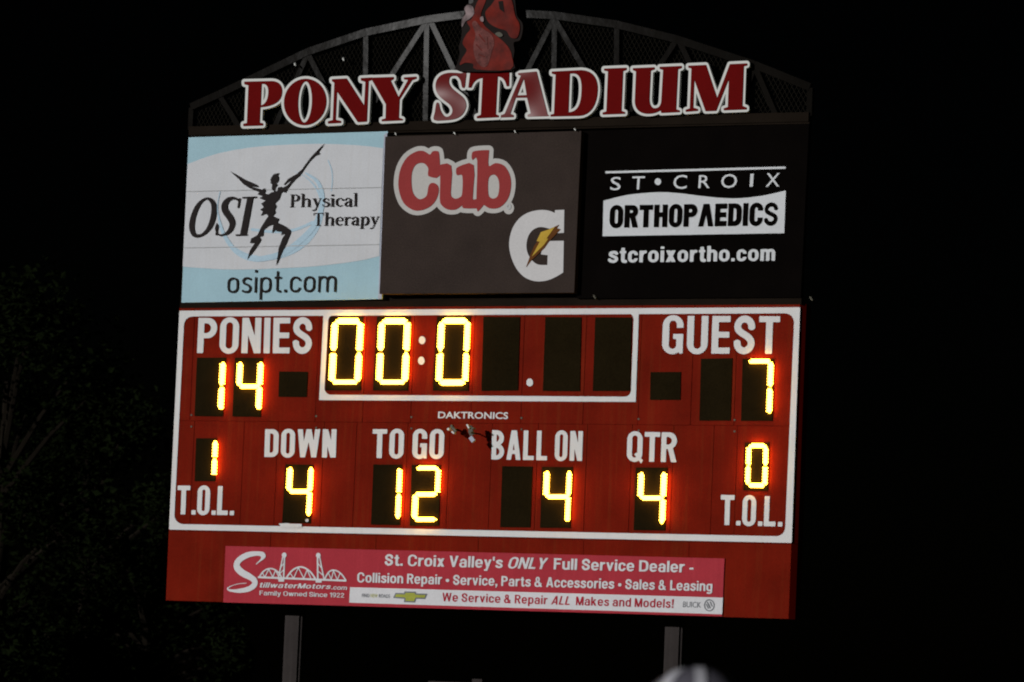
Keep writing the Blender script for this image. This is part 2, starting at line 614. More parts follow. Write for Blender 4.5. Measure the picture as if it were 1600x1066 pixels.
# bold grotesque upper and lower case; capitals 1 high
def sans(ch, t=.185):
    w_, X = .56, .75
    R = lambda a, b, c, d: rr(a, b, c, d, .01)
    box = lambda f, b: wrap(f, b)

    def bowl(w, x0=0.0): return minus(rr(x0, -.012, x0 + w, X + .012, w * .5), rr(x0 + t, t * .8, x0 + w - t, X - t * .8, w * .5 - t * .8))

    def arch(x0, w, y1=X): return inter(minus(rr(x0, -2, x0 + w, y1 + .012, w * .46), rr(x0 + t, -3, x0 + w - t, y1 - t * .82, w * .46 - t * .7)), rr(-1, 0, 5, 3))
    if ch in 'OQCGUDPRBNASTLEHIW': return caps(ch, .46 if ch == 'W' else (.62 if ch in 'TELPSRAB' else .70), t) if ch != 'W' else caps('W', .60, t * .95)
    if ch == 'o': return bowl(.60), .60
    if ch == 'c': return minus(bowl(w_), rr(w_ * .52, .27, 2, .47)), w_ - .02
    if ch == 'e': return union(minus(bowl(.58), rr(.3, .19, 2, .31)), R(t * .7, .30, .56, .43)), .58
    if ch == 'a':
        top = inter(minus(rr(.03, .1, w_, X + .012, .24), rr(.03 + t, -1, w_ - t, X - t * .75, .12)), rr(-1, .50, 3, 2))
        return union(top, R(w_ - t, 0, w_, .55), minus(rr(0, -.012, w_, .45, .2), rr(t * .95, t * .62, w_ - t, .45 - t * .62, .09))), w_ + .01
    if ch == 'd': return union(bowl(.58), R(.58 - t, 0, .58, 1)), .58
    if ch == 'p': return union(bowl(.58), R(0, -.27, t, X)), .58
    if ch == 'g':
        tail = stroke(path((.58 - t / 2, X), (.58 - t / 2, -.05), ('c', (.58 - t / 2, -.24), (.20, -.24), (.08, -.14))), t * .9)
        return union(bowl(.58), tail), .58
    if ch == 'n': return union(arch(0, .57), R(0, 0, t, X)), .57
    if ch == 'h': return union(arch(0, .57), R(0, 0, t, 1)), .57
    if ch == 'm': return union(arch(0, .52), arch(.52 - t, .52), R(0, 0, t, X)), 1.04 - t
    if ch == 'u': return union(inter(minus(rr(0, -.012, .57, 3, .25), rr(t, t * .82, .57 - t, 4, .12)), rr(-1, -1, 5, X)), R(.57 - t, 0, .57, X)), .57
    if ch == 'r': return union(R(0, 0, t, X), stroke(path((t * .6, .40), ('c', (t * .7, .62), (.24, .70), (.38, .66))), t * .9)), .39
    if ch == 'i': return union(R(0, 0, t, X), R(0, .85, t, 1)), t
    if ch == 'l': return R(0, 0, t, 1), t
    if ch == 't': return union(stroke(path((.19, .95), (.19, .22), ('c', (.19, .06), (.24, .06), (.38, .08))), t), R(0, X - t * .75, .37, X)), .38
    if ch == 'k': return union(R(0, 0, t, 1), sd_poly([(t * .9, .24), (t * .9, .44), (.36, X), (.56, X)]), sd_poly([(.18, .38), (.32, .50), (.60, 0), (.38, 0)])), .59
    if ch == 's':
        return stroke(smooth_pts([(.47, .54), (.40, .645), (.26, .67), (.12, .62), (.11, .50), (.26, .40), (.42, .32), (.45, .18), (.34, .085), (.20, .08), (.09, .14), (.05, .22)], False, 2), t * .93), .52
    if ch == 'v': return union(sd_poly([(0, X), (t, X), (.36, 0), (.21, 0)]), sd_poly([(.57, X), (.57 - t, X), (.21, 0), (.36, 0)])), .57
    if ch == 'y': return union(sd_poly([(0, X), (t, X), (.37, .06), (.22, -.02)]), sd_poly([(.57, X), (.57 - t, X), (.10, -.27), (.28, -.27)]), R(.03, -.27, .20, -.27 + t * .75)), .57
    if ch == 'x': return union(sd_poly([(0, X), (t * 1.15, X), (.56, 0), (.56 - t * 1.15, 0)]), sd_poly([(.55, X), (.55 - t * 1.15, X), (0, 0), (t * 1.15, 0)])), .56
    if ch == 'w':
        fs = []
        for a, b in ((.09, .25), (.43, .25), (.43, .61), (.77, .61)): fs.append(sd_poly([(a - .085, X), (a + .085, X), (b + .085, 0), (b - .085, 0)]))
        return union(*fs), .86
    if ch == 'F': return union(R(0, 0, t, 1), R(0, 1 - t * .9, .56, 1), R(0, .45, .50, .45 + t * .85)), .56
    if ch == 'V': return union(sd_poly([(0, 1), (t * 1.05, 1), (.43, 0), (.25, 0)]), sd_poly([(.68, 1), (.68 - t * 1.05, 1), (.25, 0), (.43, 0)])), .68
    if ch == 'Y': return union(sd_poly([(0, 1), (t * 1.15, 1), (.43, .40), (.25, .40)]), sd_poly([(.68, 1), (.68 - t * 1.15, 1), (.25, .40), (.43, .40)]), R(.34 - t / 2, 0, .34 + t / 2, .45)), .68
    if ch == 'M': return union(R(0, 0, t, 1), R(.82 - t, 0, .82, 1), sd_poly([(0, 1), (t * 1.2, 1), (.49, .0), (.33, .0)]), sd_poly([(.82, 1), (.82 - t * 1.2, 1), (.33, .0), (.49, .0)])), .82
    if ch == '1': return union(R(.2, 0, .2 + t, 1), sd_poly([(0, .68), (0, .84), (.25, 1), (.25, .80)])), .2 + t
    if ch == '2': return union(stroke(smooth_pts([(.08, .68), (.12, .85), (.28, .92), (.44, .84), (.44, .66), (.28, .40), (.09, .16)], False, 3), t * .9), R(.02, 0, .54, t * .85)), .55
    if ch == '9': return union(minus(rr(0, .36, .54, 1.01, .26), rr(t, .36 + t * .8, .54 - t, 1.01 - t * .8, .11)), stroke(path((.54 - t / 2, .65), ('c', (.54 - t / 2, .10), (.34, .02), (.10, .10))), t * .9)), .54
    if ch == '.': return R(0, 0, .2, .2), .2
    if ch == ',': return union(R(0, 0, .2, .2), sd_poly([(.08, .02), (.2, .02), (.08, -.2), (.0, -.16)])), .2
    if ch == "'": return R(0, .64, .15, 1), .15
    if ch == '-': return R(0, .28, .32, .44), .32
    if ch == '!': return union(R(.02, 0, .2, .19), sd_poly([(.0, 1), (.22, 1), (.17, .28), (.05, .28)])), .22
    if ch == '•': return ell(.17, .42, .17, .17), .34
    if ch == '&': return union(minus(rr(.10, .50, .50, 1.01, .2), rr(.25, .62, .35, .88, .06)), minus(rr(0, -.012, .58, .56, .26), rr(.18, .13, .40, .42, .1)), sd_poly([(.22, .62), (.40, .62), (.76, 0), (.52, 0)]), sd_poly([(.56, .34), (.72, .40), (.60, .12), (.48, .16)])), .76
    raise ValueError(ch)


def sans_line(runs, q, y, m, parent, t=.185, gap=.085, space=.28, name='banner_lettering', kind='stuff'):
    """runs: (text, slant) pieces of one line; q: the capital-height box in photo pixels"""
    x = 0; gl = []
    for s_, sh in runs:
        for ch in s_:
            if ch == ' ': x += space; continue
            f, a = sans(ch, t)
            gl.append((f, x, sh)); x += a + gap
    mp = quad_map(q, x - gap, 1.0); mb = MB()
    for f, gx, sh in gl:
        b = f.bb
        f = wrap(f, (max(b[0], -.2), max(b[1], -.4), min(b[2], 1.3), min(b[3], 1.1)))
        sheet(mb, f, .033, (lambda gx, sh: (lambda a, b: mp(a + gx + sh * b, b)))(gx, sh), y)
    return tag(mb.build(name, m, parent), kind=kind)


# built-in sans text
_dg = None


def font_mesh(text, bold=0.0, shear=0.0, space=1.0):
    cu = bpy.data.curves.new('t', 'FONT'); cu.body = text; cu.size = 1.0
    cu.offset = bold; cu.shear = shear; cu.space_character = space; cu.resolution_u = 3
    o = bpy.data.objects.new('t', cu); C.objects.link(o)
    dg = bpy.context.evaluated_depsgraph_get(); dg.update()
    me = bpy.data.meshes.new_from_object(o.evaluated_get(dg))
    v = np.array([x.co[:] for x in me.vertices]); f = [tuple(p.vertices) for p in me.polygons]
    bpy.data.objects.remove(o); bpy.data.curves.remove(cu); bpy.data.meshes.remove(me)
    return v, f


CAPH = font_mesh('H')[0][:, 1].max()


def text(name, s, q, y, m, parent, bold=0.0, shear=0.0, space=1.0, fit='cap', mb=None):
    v, f = font_mesh(s, bold, shear, space)
    x0, x1 = v[:, 0].min(), v[:, 0].max()
    y0, y1 = (0, CAPH) if fit == 'cap' else (v[:, 1].min(), v[:, 1].max())
    mp = quad_map(q)
    own = mb is None
    mb = mb or MB()
    vv = [P(*mp((a - x0) / (x1 - x0), (b - y0) / (y1 - y0)), y) for a, b, _ in v]
    ff = []
    for fc in f:
        n = (vv[fc[1]] - vv[fc[0]]).cross(vv[fc[2]] - vv[fc[0]])
        ff.append(fc if n.y < 0 else fc[::-1])
    mb.add(vv, ff)
    return tag(mb.build(name, m, parent), kind='stuff' if name == 'banner_lettering' else None)


# ================================================================== SETTING
g = MB(); g.add([(-900, -900, 0), (900, -900, 0), (900, 900, 0), (-900, 900, 0)], [(0, 1, 2, 3)])
tag(g.build('field', 'grass'), kind='structure')

# ================================================================== POSTS
POST_Y = (0.40, 0.53)
post_px = [((444.2, 966, 466.2), 'the field side under the T.O.L. of the home team'), ((1039.2, 985, 1061.0), '')]
for i, (l, yy, r_) in enumerate([(444.0, 1000, 465.5), (1038.5, 1000, 1060.5)]):
    a = P(l, yy, POST_Y[0]).x; b = P(r_, yy, POST_Y[0]).x
    t = thing('support_post', ((a + b) / 2, 0.46, 0), ['grey square steel post under the DOWN digit of the scoreboard', 'grey square steel post under the QTR digit, behind the helmeted player'][i], 'post', 'scoreboard support posts')
    MB().box(a, b, POST_Y[0], POST_Y[1], 0.0, 6.28).build('shaft', 'post', t)
    MB().box(a - .09, b + .09, POST_Y[0] - .09, POST_Y[1] + .09, 0.0, .025).build('base_plate', 'post', t)
    MB().tube([(b + .012, POST_Y[0] + .03, 0.05), (b + .012, POST_Y[0] + .03, 2.6)], .011, 8).build('conduit', 'post', t)
    for dx in (-.06, .06):
        for y in (POST_Y[0] - .05, POST_Y[1] + .05):
            MB().tube([((a + b) / 2 + dx, y, .025), ((a + b) / 2 + dx, y, .06)], .014, 6).build('anchor_bolt', 'dull', t)

# ================================================================== SCOREBOARD
DEPTH = 0.16
sb = thing('scoreboard', (0, 0.08, P(750, 955).z), 'wide red football scoreboard with glowing amber digits and white border', 'scoreboard')
# outline rows in photo pixels: (left, right) points of horizontal lines
ROW = dict(top=((280.6, 480.2), (1250.4, 474.4)), mid=((272.4, 657.5), (1243.6, 666.0)), low=((263.8, 829), (1236.8, 850)), bot=((259.0, 938.5), (1232.4, 967.5)))


def rowpt(k, px):
    (a, b), (c, d) = ROW[k]
    u = (px - a) / (c - a)
    return (px, b + (d - b) * u)


def col(px_mid, k, ymid):
    # a vertical board edge through (px_mid, ymid): follow the board's lean
    lean = 0.0477 + (0.0359 - 0.0477) * (px_mid - 270) / 970
    y = rowpt(k, px_mid)[1]
    return rowpt(k, px_mid - lean * (y - ymid))


cab = MB(); cab.quadbox([ROW['top'][0], ROW['top'][1], ROW['low'][1], ROW['low'][0]], 0.008, DEPTH)
cab.build('cabinet', 'redside', sb)
cab = MB(); cab.quadbox([(263.8, 829.4), (1236.8, 850.4), ROW['bot'][1], ROW['bot'][0]], 0.008, DEPTH)
cab.build('fascia_cabinet', 'redside', sb)


for k0, k1, nmx in (('top', 'low', 'lit_side_bevel'), ('low', 'bot', 'lit_side_bevel')):  # bevel added to catch light where the cabinet's side stays unlit
    a, b = P(*ROW[k0][1], .001), P(*ROW[k1][1], .001)
    b = b + Vector((0, 0, .004)) if k1 == 'low' else b
    e = Vector((.034, .050, 0)); bk = Vector((.034, DEPTH, 0))
    v = [a, a + e, a + bk, a + Vector((.002, DEPTH, 0)), b, b + e, b + bk, b + Vector((.002, DEPTH, 0))]
    mk(nmx, v, [(0, 1, 5, 4), (1, 2, 6, 5), (2, 3, 7, 6), (3, 2, 1, 0), (4, 5, 6, 7), (3, 0, 4, 7)], 'redside', sb)


def panels(k0, k1, seams, ymid, name):
    xs = [None] + seams + [None]
    for i in range(len(xs) - 1):
        if xs[i] is None: tl, bl = ROW[k0][0], ROW[k1][0]
        else: tl, bl = col(xs[i], k0, ymid), col(xs[i], k1, ymid)
        if xs[i + 1] is None: tr, br = ROW[k0][1], ROW[k1][1]
        else: tr, br = col(xs[i + 1], k0, ymid), col(xs[i + 1], k1, ymid)
        e = 0.36
        q = [(tl[0] + e, tl[1] + e), (tr[0] - e, tr[1] + e), (br[0] - e, br[1] - e), (bl[0] + e, bl[1] - e)]
        pts = [P(a, b, 0) for a, b in q]
        j = [random.uniform(0, 0.0022) for _ in range(4)]
        pts = [p + Vector((0, d, 0)) for p, d in zip(pts, j)]
        mb = MB(); back = [Vector((p.x, 0.0075, p.z)) for p in pts]
        mb.add(pts + back, [(3, 2, 1, 0), (0, 1, 5, 4), (1, 2, 6, 5), (2, 3, 7, 6), (3, 0, 4, 7), (4, 5, 6, 7)])
        mb.build(name, 'red', sb)


panels('top', 'mid', [300.5, 496, 570, 645, 739, 817, 914, 1000, 1082, 1150], 570, 'face_panel')
panels('mid', 'low', [300, 378, 431, 503, 554, 634, 700, 766, 838, 915, 985, 1050, 1113, 1150], 745, 'face_panel')
panels('low', 'bot', [420, 585, 745, 910, 1075], 900, 'fascia_panel')

scr = MB().tube([(0, -.0045, 0), (0, .001, 0)], .009, 6)
first = None
for px in (303, 498, 647, 819, 1002, 1152):
    for k, dy in (('mid', -9), ('mid', 9)):
        c = P(px - .043 * (rowpt(k, px)[1] - 570), rowpt(k, px)[1] + dy, 0)
        if first is None:
            first = scr.build('panel_screw', 'dull', None); o = first
        else:
            o = first.copy(); C.objects.link(o)
        o.parent = sb; o.location = c - Vector(sb['base'])

YF = -0.004
# white border: outer frame with rounded inner corners
fr = minus(sd_poly([(280.3, 485.6), (1250.2, 480.2), (1237, 848.5), (264, 827.6)]),
           grow(sd_poly([(280.3 + 21, 485.6 + 23), (1250.2 - 23.5, 480.2 + 23.5), (1237 - 24, 848.5 - 24.5), (264 + 22.5, 827.6 - 22.5)]), 14))
idm = lambda x, y: (x, y)
shape('border_stripe', fr, 1.5, idm, YF, 'white', sb)
cl = minus(sd_poly([(505.5, 488.5), (998.3, 486), (993.3, 628.2), (498.6, 625.3)]),
           grow(sd_poly([(522.5, 502.3), (980, 499.3), (976, 610), (517, 607)]), 10))
shape('clock_border', cl, 1.0, idm, YF - 0.002, 'white', sb)

# captions
for nm, s, q, kw in (
        ('caption', 'PONIES', [(310.3, 496.9), (488, 496.4), (487, 552.4), (307.7, 551.8)], {}),
        ('caption', 'GUEST', [(1036, 493.5), (1219, 494.3), (1217, 553), (1034, 552.5)], dict(gap=.105)),
        ('caption', 'DOWN', [(414.3, 670.8), (526, 670.8), (524.5, 715.2), (413, 714.2)], dict(w_=.49)),
        ('caption', 'TO GO', [(582.5, 670.7), (694.7, 671.3), (693, 716.7), (581, 715.8)], dict(w_=.5, space=.30)),
        ('caption', 'BALL ON', [(769.1, 672.2), (911, 673.8), (909.4, 720.3), (767.7, 718.1)], dict(w_=.45, space=.27, t=.165)),
        ('caption', 'QTR', [(980.5, 674.5), (1058, 676), (1056.5, 722.5), (979, 720.8)], dict(w_=.55, gap=.05)),
        ('caption', 'T.O.L.', [(277.7, 758.8), (366, 760), (364, 805.2), (276, 803.8)], dict(w_=.48, gap=.08)),
        ('caption', 'T.O.L.', [(1126.5, 773.3), (1222.5, 776), (1220.5, 823), (1125, 820.4)], dict(w_=.50, gap=.09))):
    caption(nm, s, q, YF, 'white', sb, **kw)
text('maker_lettering', 'DAKTRONICS', [(684.8, 643.6), (794, 644.8), (793.6, 654.6), (684.4, 653.4)], YF, 'white', sb, bold=0.018, space=1.0)
for c, r_ in (((659.6, 531.7), 5.6), ((658.3, 563.7), 5.6), ((827.7, 597.8), 5.6)):
    shape('clock_dot', ell(c[0], c[1], r_ * .92, r_ * 1.12), 0.7, idm, YF, 'white', sb)

# digit modules: panel quads and the box of the lit figure
D = [
    ([(307.7, 559), (352.8, 559), (347.9, 650.9), (303.8, 650.0)], [(310.6, 561), (351.3, 561), (346.9, 645), (306.4, 645)], '1', 1.0),
    ([(366.8, 559), (410.6, 559.4), (407, 651.4), (362.9, 650.9)], [(369.7, 561), (410.4, 561), (406, 645), (365.5, 645)], '4', 1.0),
    ([(436, 580.5), (480.8, 581), (478.8, 620.5), (434.9, 620.1)], None, '', 1),
    ([(515, 494.8), (566.8, 494.8), (563.2, 610), (508.5, 610)], [(517.4, 496.7), (567.3, 496.7), (561.6, 602.2), (511.6, 602.2)], '0', 1.28),
    ([(589.2, 494.6), (641, 494.6), (637.2, 610.3), (582.7, 610)], [(590.5, 496.7), (640.8, 496.7), (636, 602.2), (585.5, 602.2)], '0', 1.28),
    ([(683, 494.3), (735, 494.3), (731.4, 610.8), (676.2, 610.3)], [(684, 496.2), (734.7, 496.2), (730.1, 602.7), (679.1, 602.7)], '0', 1.28),
    ([(755.4, 495), (812.3, 495.4), (809, 610), (752.2, 610.8)], None, '', 1),
    ([(852.1, 495.4), (908.2, 495.8), (905.7, 611.3), (848, 610.8)], None, '', 1),
    ([(930, 495.8), (987, 496.2), (984, 610.8), (926, 610.8)], None, '', 1),
    ([(1016.4, 581.6), (1063.7, 581.2), (1062.7, 624.8), (1015.6, 624.8)], None, '', 1),
    ([(1095.2, 560.6), (1144.2, 559.8), (1141.2, 657.2), (1092.7, 657.2)], None, '', 1),
    ([(1160.2, 561), (1209.2, 561), (1206.7, 657.5), (1157.7, 657.5)], [(1164.8, 560.5), (1207.8, 560.5), (1204.6, 650.4), (1161.6, 650.4)], '7', 1.02),
    ([(306.3, 684.8), (338.6, 685.2), (336, 751.8), (304.0, 751.8)], [(307.4, 683.7), (339.4, 683.7), (336.7, 748), (304.7, 748)], '1', 0.95),
    ([(446.4, 725.7), (489.2, 726.5), (485, 817.7), (440.5, 817.1)], [(447.8, 725.2), (488.9, 725.2), (484.2, 811.4), (443, 811.4)], '4', 1.0),
    ([(583.3, 725.8), (628, 726.3), (624.6, 820.4), (579.5, 819.7)], [(585.4, 727.3), (627.7, 727.3), (624, 815.7), (581.3, 815.7)], '1', 1.03),
    ([(643.3, 726.6), (688.2, 726.9), (685.4, 821.2), (640.3, 821.2)], [(645.6, 727.5), (687.9, 727.5), (684.2, 815.9), (641.5, 815.9)], '2', 1.03),
    ([(784.7, 728.5), (831.8, 729.1), (828.3, 824.2), (781.5, 823.7)], None, '', 1),
    ([(846.9, 729.6), (894.8, 730), (890.8, 825), (843.7, 824.5)], [(849.3, 731.2), (893, 731.2), (889.2, 819.7), (845.5, 819.7)], '4', 1.03),
    ([(993.6, 730.5), (1042.6, 730.8), (1038.6, 828.7), (989.9, 828.4)], [(996.7, 733.2), (1040.6, 733.2), (1037, 822.8), (993.1, 822.8)], '4', 1.03),
    ([(1164.2, 692), (1201.5, 692), (1199.4, 766.6), (1161.7, 765.9)], [(1165.5, 692.3), (1200, 692.8), (1198, 762.4), (1162.8, 761.7)], '0', 0.95),
]
SEG = {'0': 'abcdef', '1': 'bc', '2': 'abged', '4': 'fgbc', '7': 'abc'}
YD = -0.008


def hexagon(kind, W, H, t):
    """segment outline in a W x H box, y down"""
    i = t * 0.5
    if kind in 'agd':
        yc = {'a': t / 2, 'g': H / 2, 'd': H - t / 2}[kind]
        x0, x1 = t * 0.60, W - t * 0.60
        return [(x0, yc), (x0 + i, yc - i), (x1 - i, yc - i), (x1, yc), (x1 - i, yc + i), (x0 + i, yc + i)]
    xc = t / 2 if kind in 'fe' else W - t / 2
    y0, y1 = (t * 0.60, H / 2 - t * .10) if kind in 'fb' else (H / 2 + t * .10, H - t * 0.60)
    return [(xc, y0), (xc + i, y0 + i), (xc + i, y1 - i), (xc, y1), (xc - i, y1 - i), (xc - i, y0 + i)]


def inside(p, poly):
    s = 0
    for i in range(len(poly)):
        a, b = poly[i], poly[(i + 1) % len(poly)]
        if (b[0] - a[0]) * (p[1] - a[1]) - (b[1] - a[1]) * (p[0] - a[0]) < -0.25: return False
    return True


for quad, box, ch, ts in D:
    d = MB().quadbox(quad, YD, 0.0035).build('digit', 'digit', sb)
    if not ch: continue
    W_ = np.hypot(*(np.array(box[1]) - box[0])); H_ = np.hypot(*(np.array(box[3]) - box[0]))
    t = 6.1 * ts
    mp = quad_map(box, W_, H_)
    for k in SEG[ch]:
        ins = 1.2
        hx = [(a + ins, b + ins) for a, b in hexagon(k, W_ - 2 * ins, H_ - 2 * ins, t)]
        mb = MB()
        # dark base strip carrying the lamps
        pit = 2.3
        ys = np.arange(-1, H_ + 1, pit)
        for yi, yv in enumerate(ys):
            for xv in np.arange(-1 + (yi % 2) * pit / 2, W_ + 1, pit):
                # slanted lattice as on the real modules
                if inside((xv, yv), hx):
                    c = P(*mp(xv, H_ - yv), YD - 0.036)
                    r_ = 0.0056
                    ring = [c + Vector((r_ * math.cos(a), 0.005, r_ * math.sin(a))) for a in [j * math.pi / 3 for j in range(6)]]
                    back = [p + Vector((0, 0.028, 0)) for p in ring]
                    mb.add([c] + ring + back, [(0, 1 + (j + 1) % 6, 1 + j) for j in range(6)] + [(1 + j, 1 + (j + 1) % 6, 7 + (j + 1) % 6, 7 + j) for j in range(6)])
        mb.build('segment', 'led', d)

# torn white sticker above the border and a small blob in the DOWN digit
shape('sticker', sd_poly([(434.8, 818.2), (450, 817.6), (453, 818.4), (471, 818.9), (471.6, 823.5), (463, 825), (437, 824), (438, 821)]), 0.5, idm, YF - 0.012, 'white', sb)
shape('paint_spot', ell(479.5, 813.3, 2.6, 2.6), 0.5, idm, YD - 0.003, 'lavgrey', sb)

# mounting rails tying cabinet to posts
for a, b in (((262, 900), (1234, 920)), ((276, 560), (1247, 566))):
    p, q = P(*a, DEPTH), P(*b, DEPTH)
    MB().box(p.x + .1, q.x - .1, DEPTH, POST_Y[0], p.z - .05, p.z + .05).build('mounting_rail', 'beam', sb)

# two little zinc clamps on the board
zf = zoom(670, 640, 10)


def clamp(px, depth, label, pieces, rod):
    base = P(*px, -depth)
    t = thing('wire_clamp', (base.x, -.02, base.z), label, 'clamp', 'zinc clamps on the scoreboard face')
    for nm, (a, b), wv, dy, m in pieces:
        MB().bar(P(*zf(*a), -depth), P(*zf(*b), -depth), wv, (-depth - dy, -depth + .012)).build(nm, m, t)
    MB().tube([(base.x, -depth, base.z), (base.x, -.001, base.z)], rod, 8).build('stand_off_rod', 'horsedark', t)
    return t


clamp((707.5, 670.5), .12, 'small star-shaped zinc clamp under the maker name, beside TO GO', [
    ('plate', ((350, 255), (425, 350)), .022, .01, 'dull'), ('screw', ((312, 322), (338, 300)), .016, .03, 'zinc'),
    ('screw', ((358, 245), (384, 272)), .012, .02, 'dull'), ('screw', ((370, 345), (410, 377)), .011, .02, 'zinc')], .008)
clamp((736.5, 676), .17, 'taller zinc clamp with a pale foot and long rod, left of BALL ON', [
    ('plate', ((640, 260), (675, 400)), .036, .01, 'dull'), ('jaw', ((617, 238), (648, 296)), .012, .03, 'zinc'),
    ('screw', ((640, 352), (685, 362)), .014, .03, 'dull'), ('screw', ((690, 290), (720, 300)), .014, .03, 'dull'),
    ('foot', ((655, 430), (705, 500)), .034, .012, 'lavgrey')], .006)

# ================================================================== BANNER
YB = -0.012
bn = thing('banner_sign', tuple(P(740, 952, 0)), 'pinkish red dealer banner with white bridge logo under the digits', 'sign')
MB().quadbox([(352.5, 853.3), (1131.9, 872.8), (1128.2, 963.4), (348.8, 941.3)], YB, -0.001).build('board', 'banner', bn)
MB().quadbox([(547, 917.6), (1129.5, 934), (1128.3, 960), (545.6, 941.8)], YB - .003, YB - .0005).build('white_strip', 'bannerwhite', bn)
YT = YB - .006
z3 = zoom(250, 820, 4.0)
sp = smooth_pts([(655, 190), (650, 205), (610, 240)], False, 3)
sS = union(stroke(smooth_pts([(602, 246), (640, 210), (640, 186), (600, 180), (540, 192), (490, 225), (480, 262), (510, 298), (560, 325), (592, 352), (585, 382), (545, 405), (480, 414), (430, 408), (428, 392), (480, 372), (540, 365)], False, 4),
                          [6, 6, 8, 12, 18, 26, 30, 32, 32, 30, 28, 28, 28, 30, 32, 34, 36, 36, 36, 36, 36, 36, 36, 38, 40, 42, 42, 42, 42, 42, 42, 40, 38, 36, 36, 36, 34, 34, 34, 34, 34, 34, 32, 32, 32, 30, 28, 26, 22, 20, 16, 14, 12, 10, 8, 8, 6, 6, 4, 4, 4, 4, 4, 4, 4][:65], False))
shape('logo_initial', sS, 2.5, z3, YT, 'bannerwhite', bn)
th = 9
br = [stroke([(612, 328), (1165, 350)], 12),
      stroke(path((622, 326), ('c', (640, 290), (665, 274), (692, 274)), ('c', (720, 276), (745, 295), (760, 330))), th),
      stroke(path((792, 330), ('c', (815, 290), (845, 264), (880, 264)), ('c', (920, 268), (950, 300), (972, 340))), th + 1),
      stroke(path((1030, 340), ('c', (1045, 300), (1062, 284), (1085, 284)), ('c', (1115, 286), (1140, 310), (1163, 350))), th),
      stroke([(768, 200), (738, 342)], 8), stroke([(778, 200), (772, 342)], 9), stroke([(985, 205), (986, 350)], 10), stroke([(998, 205), (1026, 345)], 8),
      rr(740, 338, 776, 356), rr(973, 344, 1010, 362), ell(776, 190, 15, 16), ell(989, 192, 15, 16)]
for a, b in (((640, 300), (655, 328)), ((655, 328), (680, 278)), ((680, 278), (705, 328)), ((705, 328), (722, 285)), ((722, 285), (745, 330)),
             ((812, 300), (835, 335)), ((835, 335), (865, 268)), ((865, 268), (898, 335)), ((898, 335), (920, 282)), ((920, 282), (945, 340)),
             ((1052, 300), (1070, 342)), ((1070, 342), (1085, 288)), ((1085, 288), (1108, 345)), ((1108, 345), (1125, 305)),
             ((752, 270), (775, 240)), ((745, 310), (774, 280)), ((987, 240), (1008, 270)), ((987, 290), (1018, 315))):
    br.append(stroke([a, b], 6))
shape('bridge_logo', union(*br), 2.0, z3, YT, 'bannerwhite', bn)
sans_line([('tillwaterMotors', .2)], zq(z3, (617, 360), (1062, 372), (1062, 402), (616, 392)), YT, 'bannerwhite', bn, t=.17)
sans_line([('.com', .15)], zq(z3, (1070, 378), (1166, 382), (1166, 408), (1070, 404)), YT, 'bannerwhite', bn, t=.15)
sans_line([('Family Owned Since 1922', 0)], zq(z3, (622, 412), (1152, 427), (1151, 456), (622, 440)), YT, 'bannerwhite', bn, t=.15)

sans_line([("St. Croix Valley's ", 0), ('ONLY  ', .22), ('Full Service Dealer -', 0)], [(602, 866), (1084, 877.5), (1083.3, 895), (601, 883.6)], YT, 'bannerwhite', bn)
sans_line([('Collision Repair • Service, Parts & Accessories • Sales & Leasing', 0)], [(558.5, 894.6), (1113.5, 908.5), (1112.8, 924), (558, 910)], YT, 'bannerwhite', bn)
sans_line([('We Service & Repair ', 0), ('ALL  ', .22), ('Makes and Models!', 0)], [(691.5, 926.2), (1053, 936.6), (1052.3, 950.2), (691, 939.6)], YT, 'bannertext', bn, t=.165, gap=.13)
text('banner_lettering', 'FIND', [(565.5, 927.5), (577, 927.8), (577, 933.6), (565.5, 933.2)], YT, 'greyprint', bn)
text('banner_lettering', 'NEW', [(579, 927.9), (590, 928.2), (590, 934), (579, 933.7)], YT, 'yellowprint', bn)
text('banner_lettering', 'ROADS', [(592, 928.2), (609.5, 928.7), (609.5, 934.6), (592, 934)], YT, 'greyprint', bn)
z4 = zoom(540, 840, 5.0)
bow = [(462, 424), (545, 426), (550, 440), (636, 442), (620, 478), (550, 476), (540, 505), (458, 502), (462, 476), (375, 470), (392, 436), (460, 438)]
shape('bow_emblem', grow(sd_poly(bow), 3), 1.0, z4, YT, 'greyprint', bn)
shape('bow_emblem', grow(sd_poly(bow), -7), 1.0, z4, YT - .002, 'gold', bn)
text('banner_lettering', 'BUICK', [(1067.5, 940), (1095.5, 941), (1095, 949.6), (1067, 948.8)], YT, 'greyprint', bn)
em = minus(ell(1108.3, 946, 8.2, 9.4), ell(1108.3, 946, 6.8, 7.9))
shape('round_emblem', union(em, stroke([(1103.5, 944), (1107, 951)], 1.7), stroke([(1105, 940.5), (1110, 950.5)], 1.9), stroke([(1109.5, 940), (1113, 948)], 1.7)), 0.3, idm, YT, 'greyprint', bn)

# ================================================================== UPPER SIGN FRAME
uf = thing('sign_frame', tuple(P(772, 474, .09) + Vector((0, 0, .02))), 'dark brown steel frame carrying the three sponsor panels', 'frame')
MB().quadbox([(297.5, 201), (1265.5, 183), (1251.5, 474.0), (281.0, 479.6)], 0.055, 0.10).build('backing', 'beam', uf)
for a, b, wv in (((297, 207), (1265, 185), .085), ((281.5, 477), (1252, 471), .05)):
    MB().bar(P(*a, 0), P(*b, 0), wv, (0.0, 0.056)).build('rail', 'beam', uf)
for xp in (455, 1050):
    p = P(xp, 330, .1)
    MB().box(p.x - .05, p.x + .05, .1, POST_Y[0], p.z - .9, p.z + .6).build('bracket', 'beam', uf)


